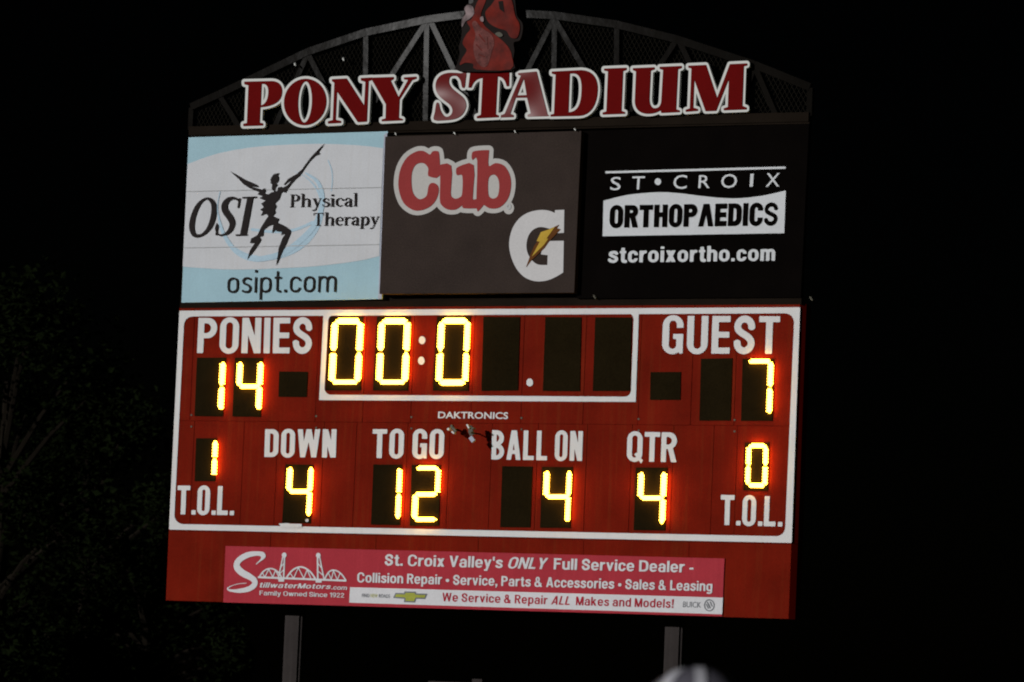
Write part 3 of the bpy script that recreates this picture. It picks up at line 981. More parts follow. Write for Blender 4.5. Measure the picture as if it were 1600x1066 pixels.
def screw(px, parent, y, m='zinc', r=.016, L=.03):
    c = P(*px, y)
    MB().tube([c, c + Vector((r * .9, -L * .6, -r * .9)), c + Vector((r * 2.0, -L, -r * 1.9))], [r * .5, r * .55, r * .3], 6).build('eye_bolt', m, parent)


# ---------------- blue-white sponsor panel
YO = 0.0
os_ = thing('sponsor_panel', tuple(P(440, 468, .02)), 'pale blue and white sponsor panel with leaping black figure', 'sign', 'sponsor panels above the scoreboard')
MB().quadbox([(294.6, 214.8), (606, 205.2), (597.2, 467.4), (283.5, 473)], YO - .01, .054).build('board', 'osiblue', os_)
zo = zoom(270, 190, 3.553)
up = smooth_pts([(82, 236), (190, 196), (300, 166), (450, 142), (600, 130), (730, 125), (850, 124), (1000, 130), (1100, 139), (1168, 148)], False)
lo = smooth_pts([(1146, 748), (1050, 770), (900, 792), (750, 807), (600, 815), (450, 821), (300, 822), (170, 815), (55, 806)], False)
shape('white_swoosh', sd_poly(up + lo), 4.0, zo, YO - .013, 'osiwhite', os_)
# blue brush circle
ring = minus(ell(548, 515, 294, 250, -.35), ell(540, 503, 284, 240, -.35))
shape('brush_circle', ring, 3.0, zo, YO - .0155, 'osiring', os_)
ar = smooth_pts([(735, 285), (800, 330), (828, 400), (825, 480), (790, 570), (720, 650), (620, 725), (520, 758), (430, 760), (350, 720), (290, 640), (260, 560), (248, 470), (262, 390)], False, 4)
n = len(ar)
shape('brush_stroke', stroke(ar, [6 + 26 * math.sin(math.pi * min(1, (i / n) * 1.15)) ** .6 if (i / n) * 1.15 < 1 else 5 for i in range(n)], False), 3.0, zo, YO - .018, 'osiring', os_)
shape('brush_stroke', union(stroke(smooth_pts([(862, 215), (882, 270), (886, 330), (880, 385)], False), 6, False), stroke(smooth_pts([(440, 600), (560, 612), (680, 600), (775, 560)], False), 16, False)), 3.0, zo, YO - .0155, 'osiring', os_)
for a, b in (((75, 388), (1162, 365)), ((62, 701), (1145, 682))):
    shape('panel_seam', stroke([a, b], 4), 2.0, zo, YO - .0195, 'seam', os_)
shape('edge_shade', sd_poly([(1172, 75), (1190, 60), (1160, 985), (1140, 985)]), 3.0, zo, YO - .0195, 'lavgrey', os_)  # shade of the neighbouring box, painted as a lavender-grey strip
YX = YO - .0225
fig = [
    [(317, 275), (345, 290), (400, 322), (465, 350), (478, 365), (430, 360), (495, 378), (512, 370), (515, 388), (500, 397), (465, 387), (425, 370), (392, 348), (368, 322), (335, 292)],
    [(470, 405), (485, 385), (505, 372), (512, 380), (510, 400), (530, 405), (550, 392), (580, 385), (585, 365), (605, 362), (615, 378), (600, 400), (590, 430), (565, 455), (575, 470), (565, 490), (570, 505), (555, 525), (590, 540), (580, 560), (625, 582), (655, 605), (652, 625), (640, 650), (620, 700), (600, 745), (572, 803), (582, 745), (588, 700), (610, 645), (628, 617), (600, 632), (605, 612), (575, 610), (580, 595), (550, 620), (555, 590), (560, 570), (530, 580), (505, 600), (500, 635), (480, 640), (490, 655), (470, 690), (440, 730), (412, 770), (428, 715), (455, 675), (428, 675), (435, 650), (470, 630), (485, 595), (510, 555), (530, 525), (515, 510), (487, 525), (500, 500), (485, 490), (505, 475), (490, 455), (515, 440), (480, 425), (500, 415)],
    [(545, 325), (538, 330), (550, 305), (560, 292), (590, 285), (582, 300), (588, 310), (585, 330), (572, 345), (582, 350), (570, 365), (565, 390), (548, 375), (552, 350), (542, 342)],
    [(615, 350), (640, 318), (690, 290), (720, 262), (760, 205), (800, 162), (845, 118), (808, 170), (818, 180), (790, 190), (760, 220), (735, 255), (705, 300), (680, 320), (650, 355), (625, 395), (605, 390), (590, 400), (600, 375), (640, 350), (665, 322), (640, 335), (620, 352)],
]
shape('leaping_figure', union(*[sd_poly(p) for p in fig]), 2.0, zo, YX, 'osiblack', os_)
osl = union(minus(sd_poly(smooth_pts([(205, 422), (238, 455), (241, 515), (217, 588), (167, 635), (117, 642), (92, 602), (94, 545), (120, 475), (160, 432)])),
                  sd_poly(smooth_pts([(195, 436), (213, 465), (210, 525), (188, 590), (155, 624), (127, 620), (119, 580), (129, 520), (152, 465), (176, 438)]))),
            stroke(smooth_pts([(364, 478), (368, 445), (345, 426), (312, 430), (288, 460), (290, 495), (318, 535), (330, 568), (314, 608), (280, 630), (250, 626), (238, 596), (244, 566)], False, 3),
                   [5, 6, 7, 8, 10, 12, 14, 16, 18, 22, 26, 30, 32, 34, 35, 36, 36, 36, 36, 35, 33, 31, 28, 25, 22, 18, 15, 12, 10, 10, 9, 9, 8, 8, 7, 6, 5][:37], False),
            stroke([(372, 425), (362, 480)], 10), stroke([(250, 572), (240, 632)], 10),
            sd_poly([(412, 425), (446, 424), (409, 626), (373, 627)]), stroke([(386, 423), (466, 420)], 9), stroke([(348, 631), (413, 629)], 9))
shape('sponsor_lettering', osl, 1.8, zo, YX, 'osiblack', os_)


def serif(ch):
    """small book-face letters, baseline 0, capitals 1 high"""
    t, h, X = .135, .055, .66
    Rc = lambda a, b, c, d: rr(a, b, c, d, .015)
    if ch in 'PT':
        if ch == 'T': return union(Rc(.26, 0, .26 + t, 1), Rc(.02, .94, .64, 1), Rc(.17, 0, .49, .045), Rc(.02, .78, .06, 1), Rc(.60, .78, .64, 1)), .66
        o = rr(-.6, .45, .58, 1, .27)
        return wrap(union(Rc(.08, 0, .08 + t, 1), inter(minus(o, rr(-.6, .45 + h, .58 - t, 1 - h, .22)), rr(.15, -1, 5, 2)), Rc(0, 0, .30, .045), Rc(0, .955, .2, 1)), (0, 0, .58, 1)), .60
    if ch == 'h': return union(Rc(.07, 0, .07 + t, 1.04), Rc(0, 0, .27, .04), stroke([(.0, 1.0), (.1, 1.03)], .05), stroke(path((.18, .5), ('c', (.25, .66), (.52, .74), (.50, .42)), (.50, 0)), [.05, .06, .07, .08, .09, .1, .115, .13, .135, .135]), Rc(.38, 0, .63, .04)), .64
    if ch == 'y': return union(sd_poly([(.05, X), (.19, X), (.36, .1), (.27, 0)]), stroke([(.50, X), (.30, .05), (.20, -.24), (.06, -.27)], [.05, .06, .06, .09], False), Rc(0, X - .04, .26, X), Rc(.40, X - .04, .58, X)), .57
    if ch == 's': return stroke(smooth_pts([(.36, .48), (.33, .60), (.20, .64), (.08, .56), (.10, .42), (.26, .33), (.38, .22), (.34, .07), (.20, .01), (.06, .06), (.03, .18)], False, 2), [.05, .05, .06, .06, .07, .08, .10, .12, .13, .13, .13, .13, .13, .12, .10, .08, .07, .06, .05, .05, .05][:21], False), .43
    if ch == 'i': return union(Rc(.07, 0, .07 + t, X), Rc(0, 0, .27, .04), stroke([(0, X - .05), (.1, X - .01)], .05), ell(.13, .88, .085, .085)), .27
    if ch == 'l': return union(Rc(.07, 0, .07 + t, 1.04), Rc(0, 0, .27, .04), stroke([(0, 1.0), (.1, 1.03)], .05)), .27
    if ch == 'c': return stroke(smooth_pts([(.44, .50), (.38, .62), (.25, .64), (.11, .54), (.07, .33), (.13, .12), (.27, .03), (.42, .10)], False, 2), [.12, .1, .06, .05, .06, .08, .11, .13, .135, .135, .13, .11, .08, .06, .05], False), .48
    if ch == 'a': return union(stroke(smooth_pts([(.07, .50), (.14, .62), (.26, .64), (.36, .54), (.37, .40), (.37, .02)], False, 2), [.1, .08, .06, .06, .08, .1, .13, .135, .135, .135, .135], False), stroke(smooth_pts([(.36, .38), (.18, .34), (.07, .20), (.13, .05), (.24, .05), (.36, .14)], False, 2), [.05, .06, .08, .1, .12, .12, .11, .08, .06, .05, .05], False), stroke([(.38, .04), (.49, .03)], .06)), .50
    if ch == 'e': return union(stroke(smooth_pts([(.10, .38), (.44, .38), (.42, .52), (.34, .63), (.22, .64), (.10, .52), (.07, .32), (.13, .11), (.27, .02), (.43, .10)], False, 2), [.05, .05, .06, .08, .1, .1, .08, .06, .06, .08, .11, .13, .135, .135, .13, .11, .08, .06, .05], False)), .49
    if ch == 'r': return union(Rc(.07, 0, .07 + t, X), Rc(0, 0, .28, .04), stroke([(0, X - .05), (.1, X - .01)], .05), stroke([(.19, .5), (.27, .61), (.38, .60)], [.05, .09, .13], False)), .43
    if ch == 'p': return union(Rc(.07, -.28, .07 + t, X), Rc(0, -.28, .28, -.24), stroke([(0, X - .05), (.1, X - .01)], .05), stroke(smooth_pts([(.18, .54), (.30, .64), (.44, .58), (.50, .34), (.44, .08), (.30, .01), (.18, .06)], False, 2), [.05, .06, .07, .1, .12, .135, .135, .135, .12, .1, .07, .05, .05], False)), .57


def serif_text(s, q, y, m, parent):
    x = 0; gl = []
    for ch in s:
        f, a = serif(ch); gl.append((f, x)); x += a + .035
    mp = quad_map(q, x - .035, 1.0); mb = MB()
    for f, gx in gl:
        sheet(mb, f, .022, (lambda gx: (lambda a, b: mp(a + gx, b)))(gx), y)
    return mb.build('sponsor_lettering', m, parent)


serif_text('Physical', zq(zo, (650, 405), (1028, 399), (1026, 471), (648, 476)), YX, 'osiblack', os_)
serif_text('Therapy', zq(zo, (779, 508), (1148, 503), (1143, 574), (777, 580)), YX, 'osiblack', os_)


def mono(ch):
    """light monoline lower case, x-height 1"""
    t = .135; w_ = .80

    def o_(w): return minus(rr(0, 0, w, 1, .36), rr(t, t, w - t, 1 - t, .36 - t))
    if ch == 'o': return o_(w_), w_
    if ch == 'c': return minus(o_(w_), rr(w_ - t - .05, .30, 2, .70)), w_ - .04
    if ch == 'i': return union(rr(0, 0, t, 1), rr(-.02, 1.28, t + .02, 1.46)), t
    if ch == 'p': return union(o_(w_), rr(0, -.45, t, .95)), w_
    if ch == 't': return union(stroke(path((.20, 1.36), (.20, .30), ('c', (.20, .06), (.30, .06), (.48, .08))), t), rr(0, 1 - t, .48, 1)), .50
    if ch == '.': return rr(0, 0, .18, .19), .18
    if ch == 'm': return union(rr(0, 0, t, 1), inter(minus(rr(0, -2, .72, 1, .30), rr(t, -3, .72 - t, 1 - t, .2)), rr(-1, 0, 3, 2)), inter(minus(rr(.72 - t, -2, 1.3, 1, .30), rr(.72, -3, 1.3 - t, 1 - t, .2)), rr(-1, 0, 3, 2))), 1.3
    if ch == 's': return stroke(smooth_pts([(.62, .84), (.50, .92), (.22, .92), (.08, .76), (.20, .58), (.48, .48), (.62, .28), (.50, .08), (.20, .07), (.04, .15)], False, 3), t), .68


x = 0; gl_ = []
for ch in 'osipt.com':
    f, a_ = mono(ch)
    bb = f.bb
    gl_.append((wrap(f, (max(bb[0], -.1), max(bb[1], -.5), min(bb[2], 1.4), min(bb[3], 1.5))), x)); x += a_ + (.22 if ch in '.t' else .25)
x -= .25
mp_ = quad_map(zq(zo, (304, 866), (908, 856), (904, 946), (301, 952)), x, 1.0); mb_ = MB()
for f, gx in gl_:
    sheet(mb_, f, .03, (lambda gx: (lambda a, b: mp_(a + gx, b)))(gx), YX)
mb_.build('sponsor_lettering', 'osiblack', os_)

# ---------------- brown sponsor box
YC = -0.075
zc = zoom(580, 190, 3.553)
cb = thing('sponsor_panel', tuple(P(745, 458, .02)), 'dark brown sponsor box with red and white script and lightning G', 'sign', 'sponsor panels above the scoreboard')
MB().quadbox(zq(zc, (78, 84), (1166, 52), (1126, 950), (46, 957)), YC, .054).build('box', 'cub', cb)
cC = sd_poly(smooth_pts([(325, 185), (340, 168), (362, 165), (376, 182), (376, 302), (325, 305), (316, 290), (318, 260), (300, 235), (275, 228), (245, 240), (225, 280), (222, 345), (232, 400), (260, 430), (285, 430), (310, 410), (318, 365), (330, 345), (350, 343), (370, 360), (372, 395), (355, 440), (320, 475), (270, 493), (225, 487), (180, 450), (157, 390), (152, 330), (165, 260), (200, 200), (250, 168), (290, 165)], True, 3))
cU = sd_poly(smooth_pts([(368, 250), (443, 245), (440, 395), (450, 422), (470, 430), (492, 422), (506, 400), (507, 300), (478, 297), (472, 275), (485, 252), (568, 243), (562, 425), (580, 432), (605, 470), (600, 480), (512, 480), (508, 462), (470, 487), (425, 487), (393, 465), (382, 430), (384, 302), (368, 300)], True, 3))
cB = minus(sd_poly(smooth_pts([(560, 180), (575, 165), (645, 160), (652, 170), (650, 248), (690, 232), (735, 245), (765, 290), (775, 345), (765, 410), (738, 455), (700, 480), (655, 480), (625, 462), (610, 478), (585, 478), (590, 215), (562, 212)], True, 3)),
           sd_poly(smooth_pts([(650, 315), (680, 293), (705, 315), (712, 360), (705, 410), (685, 428), (662, 425), (648, 400)])))
logo = union(cC, cU, cB)
back = grow(union(cC, cU, cB, ell(275, 330, 60, 105), rr(440, 260, 520, 430), ell(680, 360, 40, 70), rr(552, 260, 600, 430)), 27)
shape('logo_backing', union(back, ell(763, 480, 30, 35)), 2.5, zc, YC - .004, 'cubwhite', cb)
shape('logo_lettering', grow(logo, 1.5), 2.0, zc, YC - .008, 'cubred', cb)
shape('mark_ring', minus(ell(763, 472, 15, 17), ell(763, 472, 6, 7)), 1.5, zc, YC - .008, 'seam', cb)
gl = sd_poly([(1020, 492), (1072, 490), (1070, 618)] + smooth_pts([(1035, 620), (1005, 602), (970, 590), (935, 586), (900, 600), (875, 630), (863, 670), (863, 710), (875, 745), (900, 778), (930, 795), (978, 797)], False, 3)
             + [(980, 742), (942, 738), (960, 664), (1069, 662)] + smooth_pts([(1066, 838), (1030, 860), (985, 880), (935, 888), (890, 882), (845, 860), (805, 815), (778, 755), (766, 695), (770, 640), (788, 585), (820, 540), (860, 511), (905, 496), (950, 491), (990, 496), (1020, 508)], False, 3))
shape('initial_g', gl, 2.0, zc, YC - .004, 'gwhite', cb)
shape('lightning_bolt', sd_poly([(1045, 572), (1030, 592), (1052, 598), (985, 668), (962, 702), (885, 775), (858, 812), (882, 745), (905, 690), (930, 655), (955, 610), (1000, 592)]), 2.0, zc, YC - .008, 'boltbrown', cb)
shape('lightning_bolt', sd_poly([(1020, 584), (985, 600), (942, 614), (918, 664), (936, 667), (890, 752), (960, 684), (982, 652), (974, 648), (1000, 612)]), 2.0, zc, YC - .011, 'bolt', cb)
for px in ((617.5, 208), (709.5, 207), (804, 204.5), (897.5, 201)):
    screw(px, cb, YC - .01, 'zinc', .011, .022)

# ---------------- black sponsor panel
YS = -0.004
zs = zoom(890, 190, 3.5525)
st = thing('sponsor_panel', tuple(P(1078, 466, .02)), 'black sponsor panel with white wave block and plain white lettering', 'sign', 'sponsor panels above the scoreboard')
MB().quadbox([(910.5, 204.6), (1264.0, 193.6), (1251.2, 465.0), (901.5, 466.4)], YS, .054).build('board', 'black', st)
Y1 = YS - .004; Y2 = YS - .008
shape('rule_line', stroke([(199, 282), (1199, 256)], 12.5), 2.0, zs, Y1, 'stwhite', st)
wave = smooth_pts([(188, 440), (320, 408), (480, 393), (600, 397), (720, 412), (850, 425), (960, 425), (1080, 410), (1200, 383)], False) + [(1191, 620), (183, 637)]
shape('wave_block', sd_poly(wave), 2.5, zs, Y1, 'stwhite', st)
for ch, x0, x1, ya, yb in (('S', 225, 283, 308, 382), ('T', 345, 415, 305, 378), ('C', 575, 650, 297, 375), ('R', 715, 778, 298, 370), ('O', 840, 928, 292, 370), ('I', 1000, 1018, 290, 362), ('X', 1088, 1165, 287, 362)):
    text('sponsor_lettering', ch, zq(zs, (x0 + 4, ya), (x1 + 4, ya - 1), (x1 - 1, yb - 1), (x0 - 1, yb)), Y1, 'stwhite', st, bold=.004, fit='box')
shape('bullet', ell(490, 334, 18, 19), 2.0, zs, Y1, 'stwhite', st)
caption('sponsor_lettering', 'ORTHOPΛEDICS', zq(zs, (224, 466), (1158, 450), (1152, 577), (220, 591)), Y2, 'black', st, w_=.68, t=.262, gap=.065)
sans_line([('stcroixortho.com', 0)], zq(zs, (218, 698), (1143, 686), (1140, 773), (215, 784)), Y1, 'stwhite', st, t=.205, gap=.10, name='sponsor_lettering', kind=None)
for px in ((928, 462), (1266, 464.5)):
    screw(px, st, YS - .01, 'dull', .016, .03)

# ================================================================== ARCH TRUSS
ar_ = thing('arch_truss', tuple(P(780, 190, .03)), 'dark steel bowstring arch truss with wire mesh above the sponsor panels', 'truss')
YTR = (0.0, 0.055)
chord = [(297.5, 167), (342, 147), (480, 81), (571, 50.5), (666, 30.5), (727, 22.5), (768, 20.5), (807, 21), (866, 24), (963, 38), (1056, 61), (1178, 101), (1265, 136)]
for i in range(len(chord) - 1):
    MB().bar(P(*chord[i]), P(*chord[i + 1]), .062, (YTR[0] + (i % 2) * .0015, YTR[1])).build('chord', 'steel', ar_)
web = [((298, 168), (296.3, 203)), ((342, 149), (374, 200)), ((480, 84), (428, 198)), ((480, 84), (538, 196)), ((571, 53), (569.5, 195)), ((666, 33), (560, 196)),
       ((666, 33), (663.5, 193)), ((672, 33), (747, 191)), ((866, 26), (783, 190)), ((866, 26), (863.5, 188)), ((866, 30), (958, 186)), ((963, 40), (961.5, 186)), ((1056, 63), (975, 186)), ((1060, 63), (1118, 184)),
       ((1178, 103), (1150, 184)), ((1178, 103), (1212, 182)), ((1265, 137), (1263.6, 181))]
for i, (a, b) in enumerate(web):
    MB().bar(P(*a), P(*b), .045, (YTR[0] + .006 + .0012 * (i % 4), YTR[1] - .004)).build('web_bar', 'steel', ar_)
MB().bar(P(296, 205), P(1264, 183), .075, (-.012, -.0005)).build('bottom_chord', 'beam', ar_)
# woven mesh clipped to the arch
poly = [P(*c, .045) for c in chord] + [P(1264, 184, .045), P(297, 205, .045)]
pl = [(p.x, p.z) for p in poly]
mm = MB()


def clip(a, d):
    t0, t1 = -20, 20
    n = len(pl)
    for i in range(n):
        p, q = pl[i], pl[(i + 1) % n]
        ex, ez = q[0] - p[0], q[1] - p[1]
        # inside is to the right of clockwise edges (polygon runs left->right along the top)
        num = (a[0] - p[0]) * ez - (a[1] - p[1]) * ex
        den = d[0] * ez - d[1] * ex
        if abs(den) < 1e-9:
            if num < 0: return None
            continue
        t = -num / den
        if den > 0: t0 = max(t0, t)
        else: t1 = min(t1, t)
    return (t0, t1) if t1 > t0 + .02 else None


for sgn in (1, -1):
    d = np.array([math.cos(1.05), sgn * math.sin(1.05)])
    nrm = np.array([-d[1], d[0]])
    for k in np.arange(-7.5, 12, .034):
        a = nrm * k
        r_ = clip(a, d)
        if not r_: continue
        p, q = a + d * r_[0], a + d * r_[1]
        w_ = nrm * .0018
        y = .047 + (.002 if sgn > 0 else 0)
        mm.add([(p[0] + w_[0], y, p[1] + w_[1]), (q[0] + w_[0], y, q[1] + w_[1]), (q[0] - w_[0], y + .002, q[1] - w_[1]), (p[0] - w_[0], y + .002, p[1] - w_[1])], [(0, 1, 2, 3)])
tag(mm.build('wire_mesh', 'mesh', ar_), kind='stuff')
for px in ((536.5, 91), (461, 99)):
    screw(px, ar_, -.01, 'zinc', .016, .05)
for px in ((447, 195), (1277, 190), (1258, 480.5), (307, 476)):
    pass
for xp in (455, 1050):
    p = P(xp, 150, .055)
    MB().box(p.x - .05, p.x + .05, .055, POST_Y[0], p.z - .26, p.z - .20).build('tie_bar', 'steel', ar_)

# ================================================================== STADIUM NAME LETTERS
ZA, ZB, ZC = zoom(360, 90, 5.0), zoom(660, 90, 5.7143), zoom(910, 80, 5.7143)
LET = {
    'P': (ZA, path((110, 191), (325, 186), ('c', (385, 188), (404, 230), (400, 275)), ('c', (396, 340), (340, 378), (230, 386)), (225, 511), (251, 516), (251, 528), (103, 533), (103, 520), (131, 514), (143, 215), (111, 207)),
          path((240, 203), ('c', (285, 198), (301, 228), (298, 275)), ('c', (295, 335), (272, 372), (233, 378)))),
    'O': (ZA, [(583 + 163 * math.cos(a) - 6 * math.sin(a), 347 + 179 * math.sin(a)) for a in np.linspace(0, 2 * math.pi, 40)[:-1]],
          [(582 + 57 * math.cos(a) - 6 * math.sin(a), 347 + 164 * math.sin(a)) for a in np.linspace(0, 2 * math.pi, 40)[:-1]]),
    'N': (ZA, [(795, 172), (906, 166), (1046, 384), (1057, 188), (1022, 178), (1021, 163), (1108, 158), (1108, 172), (1076, 186), (1062, 498), (996, 502), (829, 255), (818, 488), (860, 497), (860, 508), (764, 513), (764, 501), (802, 490), (814, 196), (796, 184)], None),
    'Y': (ZA, [(1100, 160), (1272, 154), (1272, 166), (1248, 180), (1310, 312), (1316, 310), (1392, 172), (1358, 168), (1358, 158), (1450, 152), (1450, 163), (1416, 174), (1318, 326), (1312, 472), (1342, 482), (1342, 488), (1184, 495), (1184, 486), (1214, 478), (1217, 365), (1110, 178), (1098, 172)], None),
    'S': (ZB, smooth_pts([(386, 140), (381, 200), (374, 262), (356, 262), (343, 205), (312, 166), (270, 160), (240, 178), (234, 225), (258, 272), (312, 318), (366, 365), (386, 418), (378, 465), (348, 512), (290, 545), (200, 557), (106, 555), (114, 490), (126, 412), (143, 412), (157, 470), (190, 522), (228, 532), (262, 506), (270, 462), (245, 418), (190, 376), (140, 326), (120, 265), (130, 204), (168, 160), (230, 140), (300, 140), (345, 143)], True, 3), None),
    'T': (ZB, path((428, 140), (772, 126), (769, 252), (754, 254), ('c', (742, 200), (720, 170), (668, 166)), (651, 508), (678, 519), (676, 530), (488, 539), (488, 527), (524, 514), (541, 178), ('c', (480, 182), (450, 215), (433, 266)), (413, 266)), None),
    'A': (ZB, [(857, 142), (1016, 128), (1112, 506), (1128, 520), (942, 524), (942, 514), (971, 500), (936, 354), (829, 356), (780, 503), (810, 516), (810, 528), (702, 532), (702, 519), (737, 504), (883, 160), (857, 152)],
          [(906, 172), (934, 338), (840, 342)]),
    'D': (ZB, path((1158, 128), (1420, 115), ('c', (1530, 118), (1564, 200), (1561, 290)), ('c', (1556, 420), (1500, 515), (1395, 518)), (1146, 523), (1146, 513), (1177, 505), (1192, 150), (1158, 142)),
          path((1312, 140), (1345, 138), ('c', (1410, 142), (1427, 200), (1423, 300)), ('c', (1418, 420), (1390, 490), (1299, 493)))),
    'I': (ZC, [(196, 159), (390, 151), (390, 165), (359, 176), (344, 535), (376, 546), (376, 556), (183, 563), (183, 551), (216, 541), (231, 177), (196, 171)], None),
    'U': (ZC, path((453, 155), (640, 147), (640, 160), (606, 172), (594, 430), ('c', (596, 490), (620, 515), (650, 513)), ('c', (690, 511), (706, 480), (708, 430)), (723, 166), (692, 156), (692, 143), (882, 135), (882, 148), (849, 159), (832, 521), (864, 531), (864, 541), (706, 549), (698, 520), ('c', (670, 545), (630, 557), (575, 556)), ('c', (510, 552), (474, 520), (470, 450)), (481, 180), (453, 168)), None),
    'M': (ZC, [(948, 133), (1101, 126), (1199, 420), (1206, 418), (1318, 119), (1467, 112), (1467, 125), (1437, 132), (1424, 490), (1462, 505), (1462, 517), (1264, 525), (1264, 513), (1301, 501), (1311, 226), (1191, 530), (1101, 533), (995, 235), (985, 506), (1027, 519), (1027, 530), (924, 538), (924, 526), (961, 514), (976, 152), (948, 145)], None),
}
nm = thing('stadium_name', tuple(P(770, 190, -.03)), 'big dark red slab serif letters with white outlines spelling PONY STADIUM', 'letters')
for i, (ch, (zz, outer, hole)) in enumerate(LET.items()):
    f = sd_poly(outer)
    if hole: f = minus(f, sd_poly(hole))
    sc_ = 5.0 if zz is ZA else 5.7143
    yb = -.050 - (i % 2) * .004
    lo_ = shape('letter', grow(f, 4.6 * sc_), 2.6, zz, yb, 'letterwhite', nm, thick=.036)
    shape('letter_face', grow(f, 0.6 * sc_), 2.2, zz, yb - .006, 'lettergloss' if ch in 'SA' else 'letterred', lo_, thick=.005)

# ================================================================== HORSE CUT-OUT
YH = -.10
zh = zoom(690, 0, 8.88)
hs = thing('horse_cutout', tuple(P(768, 105, YH + .05)), 'red horse shaped cut-out standing on the arch over the letters', 'cutout')
body = sd_poly(smooth_pts([(300, 230), (330, 130), (350, 60), (430, 40), (520, -120), (640, -260), (760, -330), (880, -300), (960, -200), (1010, -60), (1030, 120), (1050, 230), (1120, 320), (1125, 430), (1085, 560), (1000, 590), (1010, 700), (990, 830), (960, 980), (240, 985), (215, 890), (250, 760), (240, 640), (270, 540), (280, 400), (270, 300)], True, 3))
shape('backing_plate', body, 8, zh, YH, 'horsedark', hs, thick=.05)
neck = sd_poly(smooth_pts([(350, 300), (420, 260), (480, 60), (560, -60), (620, -20), (560, 140), (545, 230), (590, 350), (700, 450), (850, 570), (940, 680), (975, 790), (955, 965), (480, 965), (440, 890), (330, 870), (250, 905), (290, 800), (350, 700), (290, 600), (340, 480), (400, 400)], True, 3))
shape('neck', neck, 8, zh, YH - .006, 'horsered', hs)
head = sd_poly(smooth_pts([(610, 160), (690, 70), (780, -60), (860, -120), (940, -60), (990, 60), (1020, 220), (1075, 320), (1080, 430), (1040, 530), (950, 515), (900, 430), (790, 395), (680, 340), (620, 260)], True, 3))
shape('head', head, 8, zh, YH - .010, 'horsered', hs, thick=.004)
shape('pink_patch', minus(sd_poly(smooth_pts([(420, 330), (470, 290), (545, 380), (690, 480), (730, 600), (700, 700), (640, 900), (560, 930), (470, 820), (440, 640), (470, 480)], True, 3)), stroke([(520, 480), (600, 580)], 16, False), stroke([(480, 620), (560, 700)], 14, False), stroke([(640, 520), (645, 680)], 10, False), stroke([(520, 760), (600, 790)], 14, False)), 7, zh, YH - .009, 'horsepink', hs)  # mottled pinker area over the neck
shape('pale_patch', sd_poly(smooth_pts([(315, 120), (360, 70), (430, 90), (450, 190), (390, 260), (330, 300), (282, 380), (285, 260), (335, 195)], True, 3)), 6, zh, YH - .009, 'horsepale', hs)  # gloss highlight painted on as a pale shape
shape('pale_patch', sd_poly(smooth_pts([(535, 245), (575, 230), (580, 300), (540, 290)], True, 3)), 5, zh, YH - .012, 'horsepale', hs)
shape('pale_patch', sd_poly(smooth_pts([(740, 470), (800, 445), (850, 490), (800, 515)], True, 3)), 5, zh, YH - .012, 'dull', hs)
shape('dark_mark', sd_poly([(785, 20), (850, 10), (870, 175), (805, 130)]), 6, zh, YH - .013, 'horsedark', hs)
for px in (740, 790):
    MB().bar(P(px, 0, 0), P(px, 100, 0), .04, (YH + .05, -.001)).build('mounting_strut', 'steel', hs)

# ================================================================== FENCE BEHIND
YFN = 4.0
a, b, c = P(669, 1064.2, YFN), P(745, 1062, YFN), P(830, 1067, YFN)
fn = thing('metal_gate', ((a.x + c.x) / 2, YFN, 0), 'low grey metal gate with capped post behind the scoreboard posts', 'gate')
topz = a.z
MB().box(a.x, c.x, YFN, YFN + .06, topz - .10, topz).build('top_rail', 'post', fn)
MB().box(a.x, c.x, YFN, YFN + .06, .15, .23).build('bottom_rail', 'post', fn)
for x in (a.x, c.x - .06):
    MB().box(x, x + .06, YFN + .061, YFN + .12, 0, topz - .02).build('end_post', 'post', fn)
for k in range(1, 8):
    x = a.x + (c.x - a.x) * k / 8
    MB().box(x - .015, x + .015, YFN + .01, YFN + .05, .23, topz - .10).build('picket', 'post', fn)
cp = MB().box(b.x, b.x + .10, YFN - .105, YFN - .005, 0, P(745, 1061.2, YFN).z + .0).build('gate_post', 'post', fn)

# ================================================================== TREES
leaf_v = [(-.5, 0, 0), (0, .12, -.3), (.5, 0, 0), (0, .12, .3)]


def tree(px, py_top, y, rad, label, seed):
    r0 = random.Random(seed)
    top = P(px, py_top, y)
    H = top.z; bx = top.x
    t = thing('leafy_tree', (bx, y, 0), label, 'tree', 'trees in the dark beyond the field')
    mb = MB()
    mb.tube([(bx, y, 0), (bx + .1, y, H * .2), (bx - .05, y + .1, H * .45), (bx, y, H * .8)], [.24, .19, .13, .05], 8)
    cl_ = []
    for k in range(26):
        ang = r0.uniform(0, 2 * math.pi); hz = H * r0.uniform(.22, .93)
        env = math.sin(math.pi * min(1, (hz / H - .1) / .95)) ** .7
        rr_ = rad * env * math.sqrt(r0.uniform(.15, 1))
        c_ = Vector((bx + rr_ * math.cos(ang), y + rr_ * math.sin(ang) * .8, hz))
        cl_.append((c_, r0.uniform(.55, 1.1) * rad * .36))
        s = Vector((bx, y, hz * .72)); mb.tube([s, s.lerp(c_, .5) + Vector((0, 0, .12)), c_], [.06, .04, .012], 5)
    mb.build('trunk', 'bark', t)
    v = []; f = []
    for c_, cr in cl_:
        for _ in range(330):
            d = Vector((r0.gauss(0, 1), r0.gauss(0, 1), r0.gauss(0, .8))).normalized() * cr * r0.random() ** .4
            s = r0.uniform(.10, .19)
            rot = Matrix.Rotation(r0.uniform(0, 6.28), 3, 'Z') @ Matrix.Rotation(r0.uniform(-1.4, 1.4), 3, 'X') @ Matrix.Rotation(r0.uniform(-1, 1), 3, 'Y')
            n0 = len(v)
            v += [tuple(c_ + d + rot @ (Vector(q) * s)) for q in leaf_v]
            f.append((n0, n0 + 1, n0 + 2, n0 + 3))
    mk('crown', v, f, 'leaf', t)


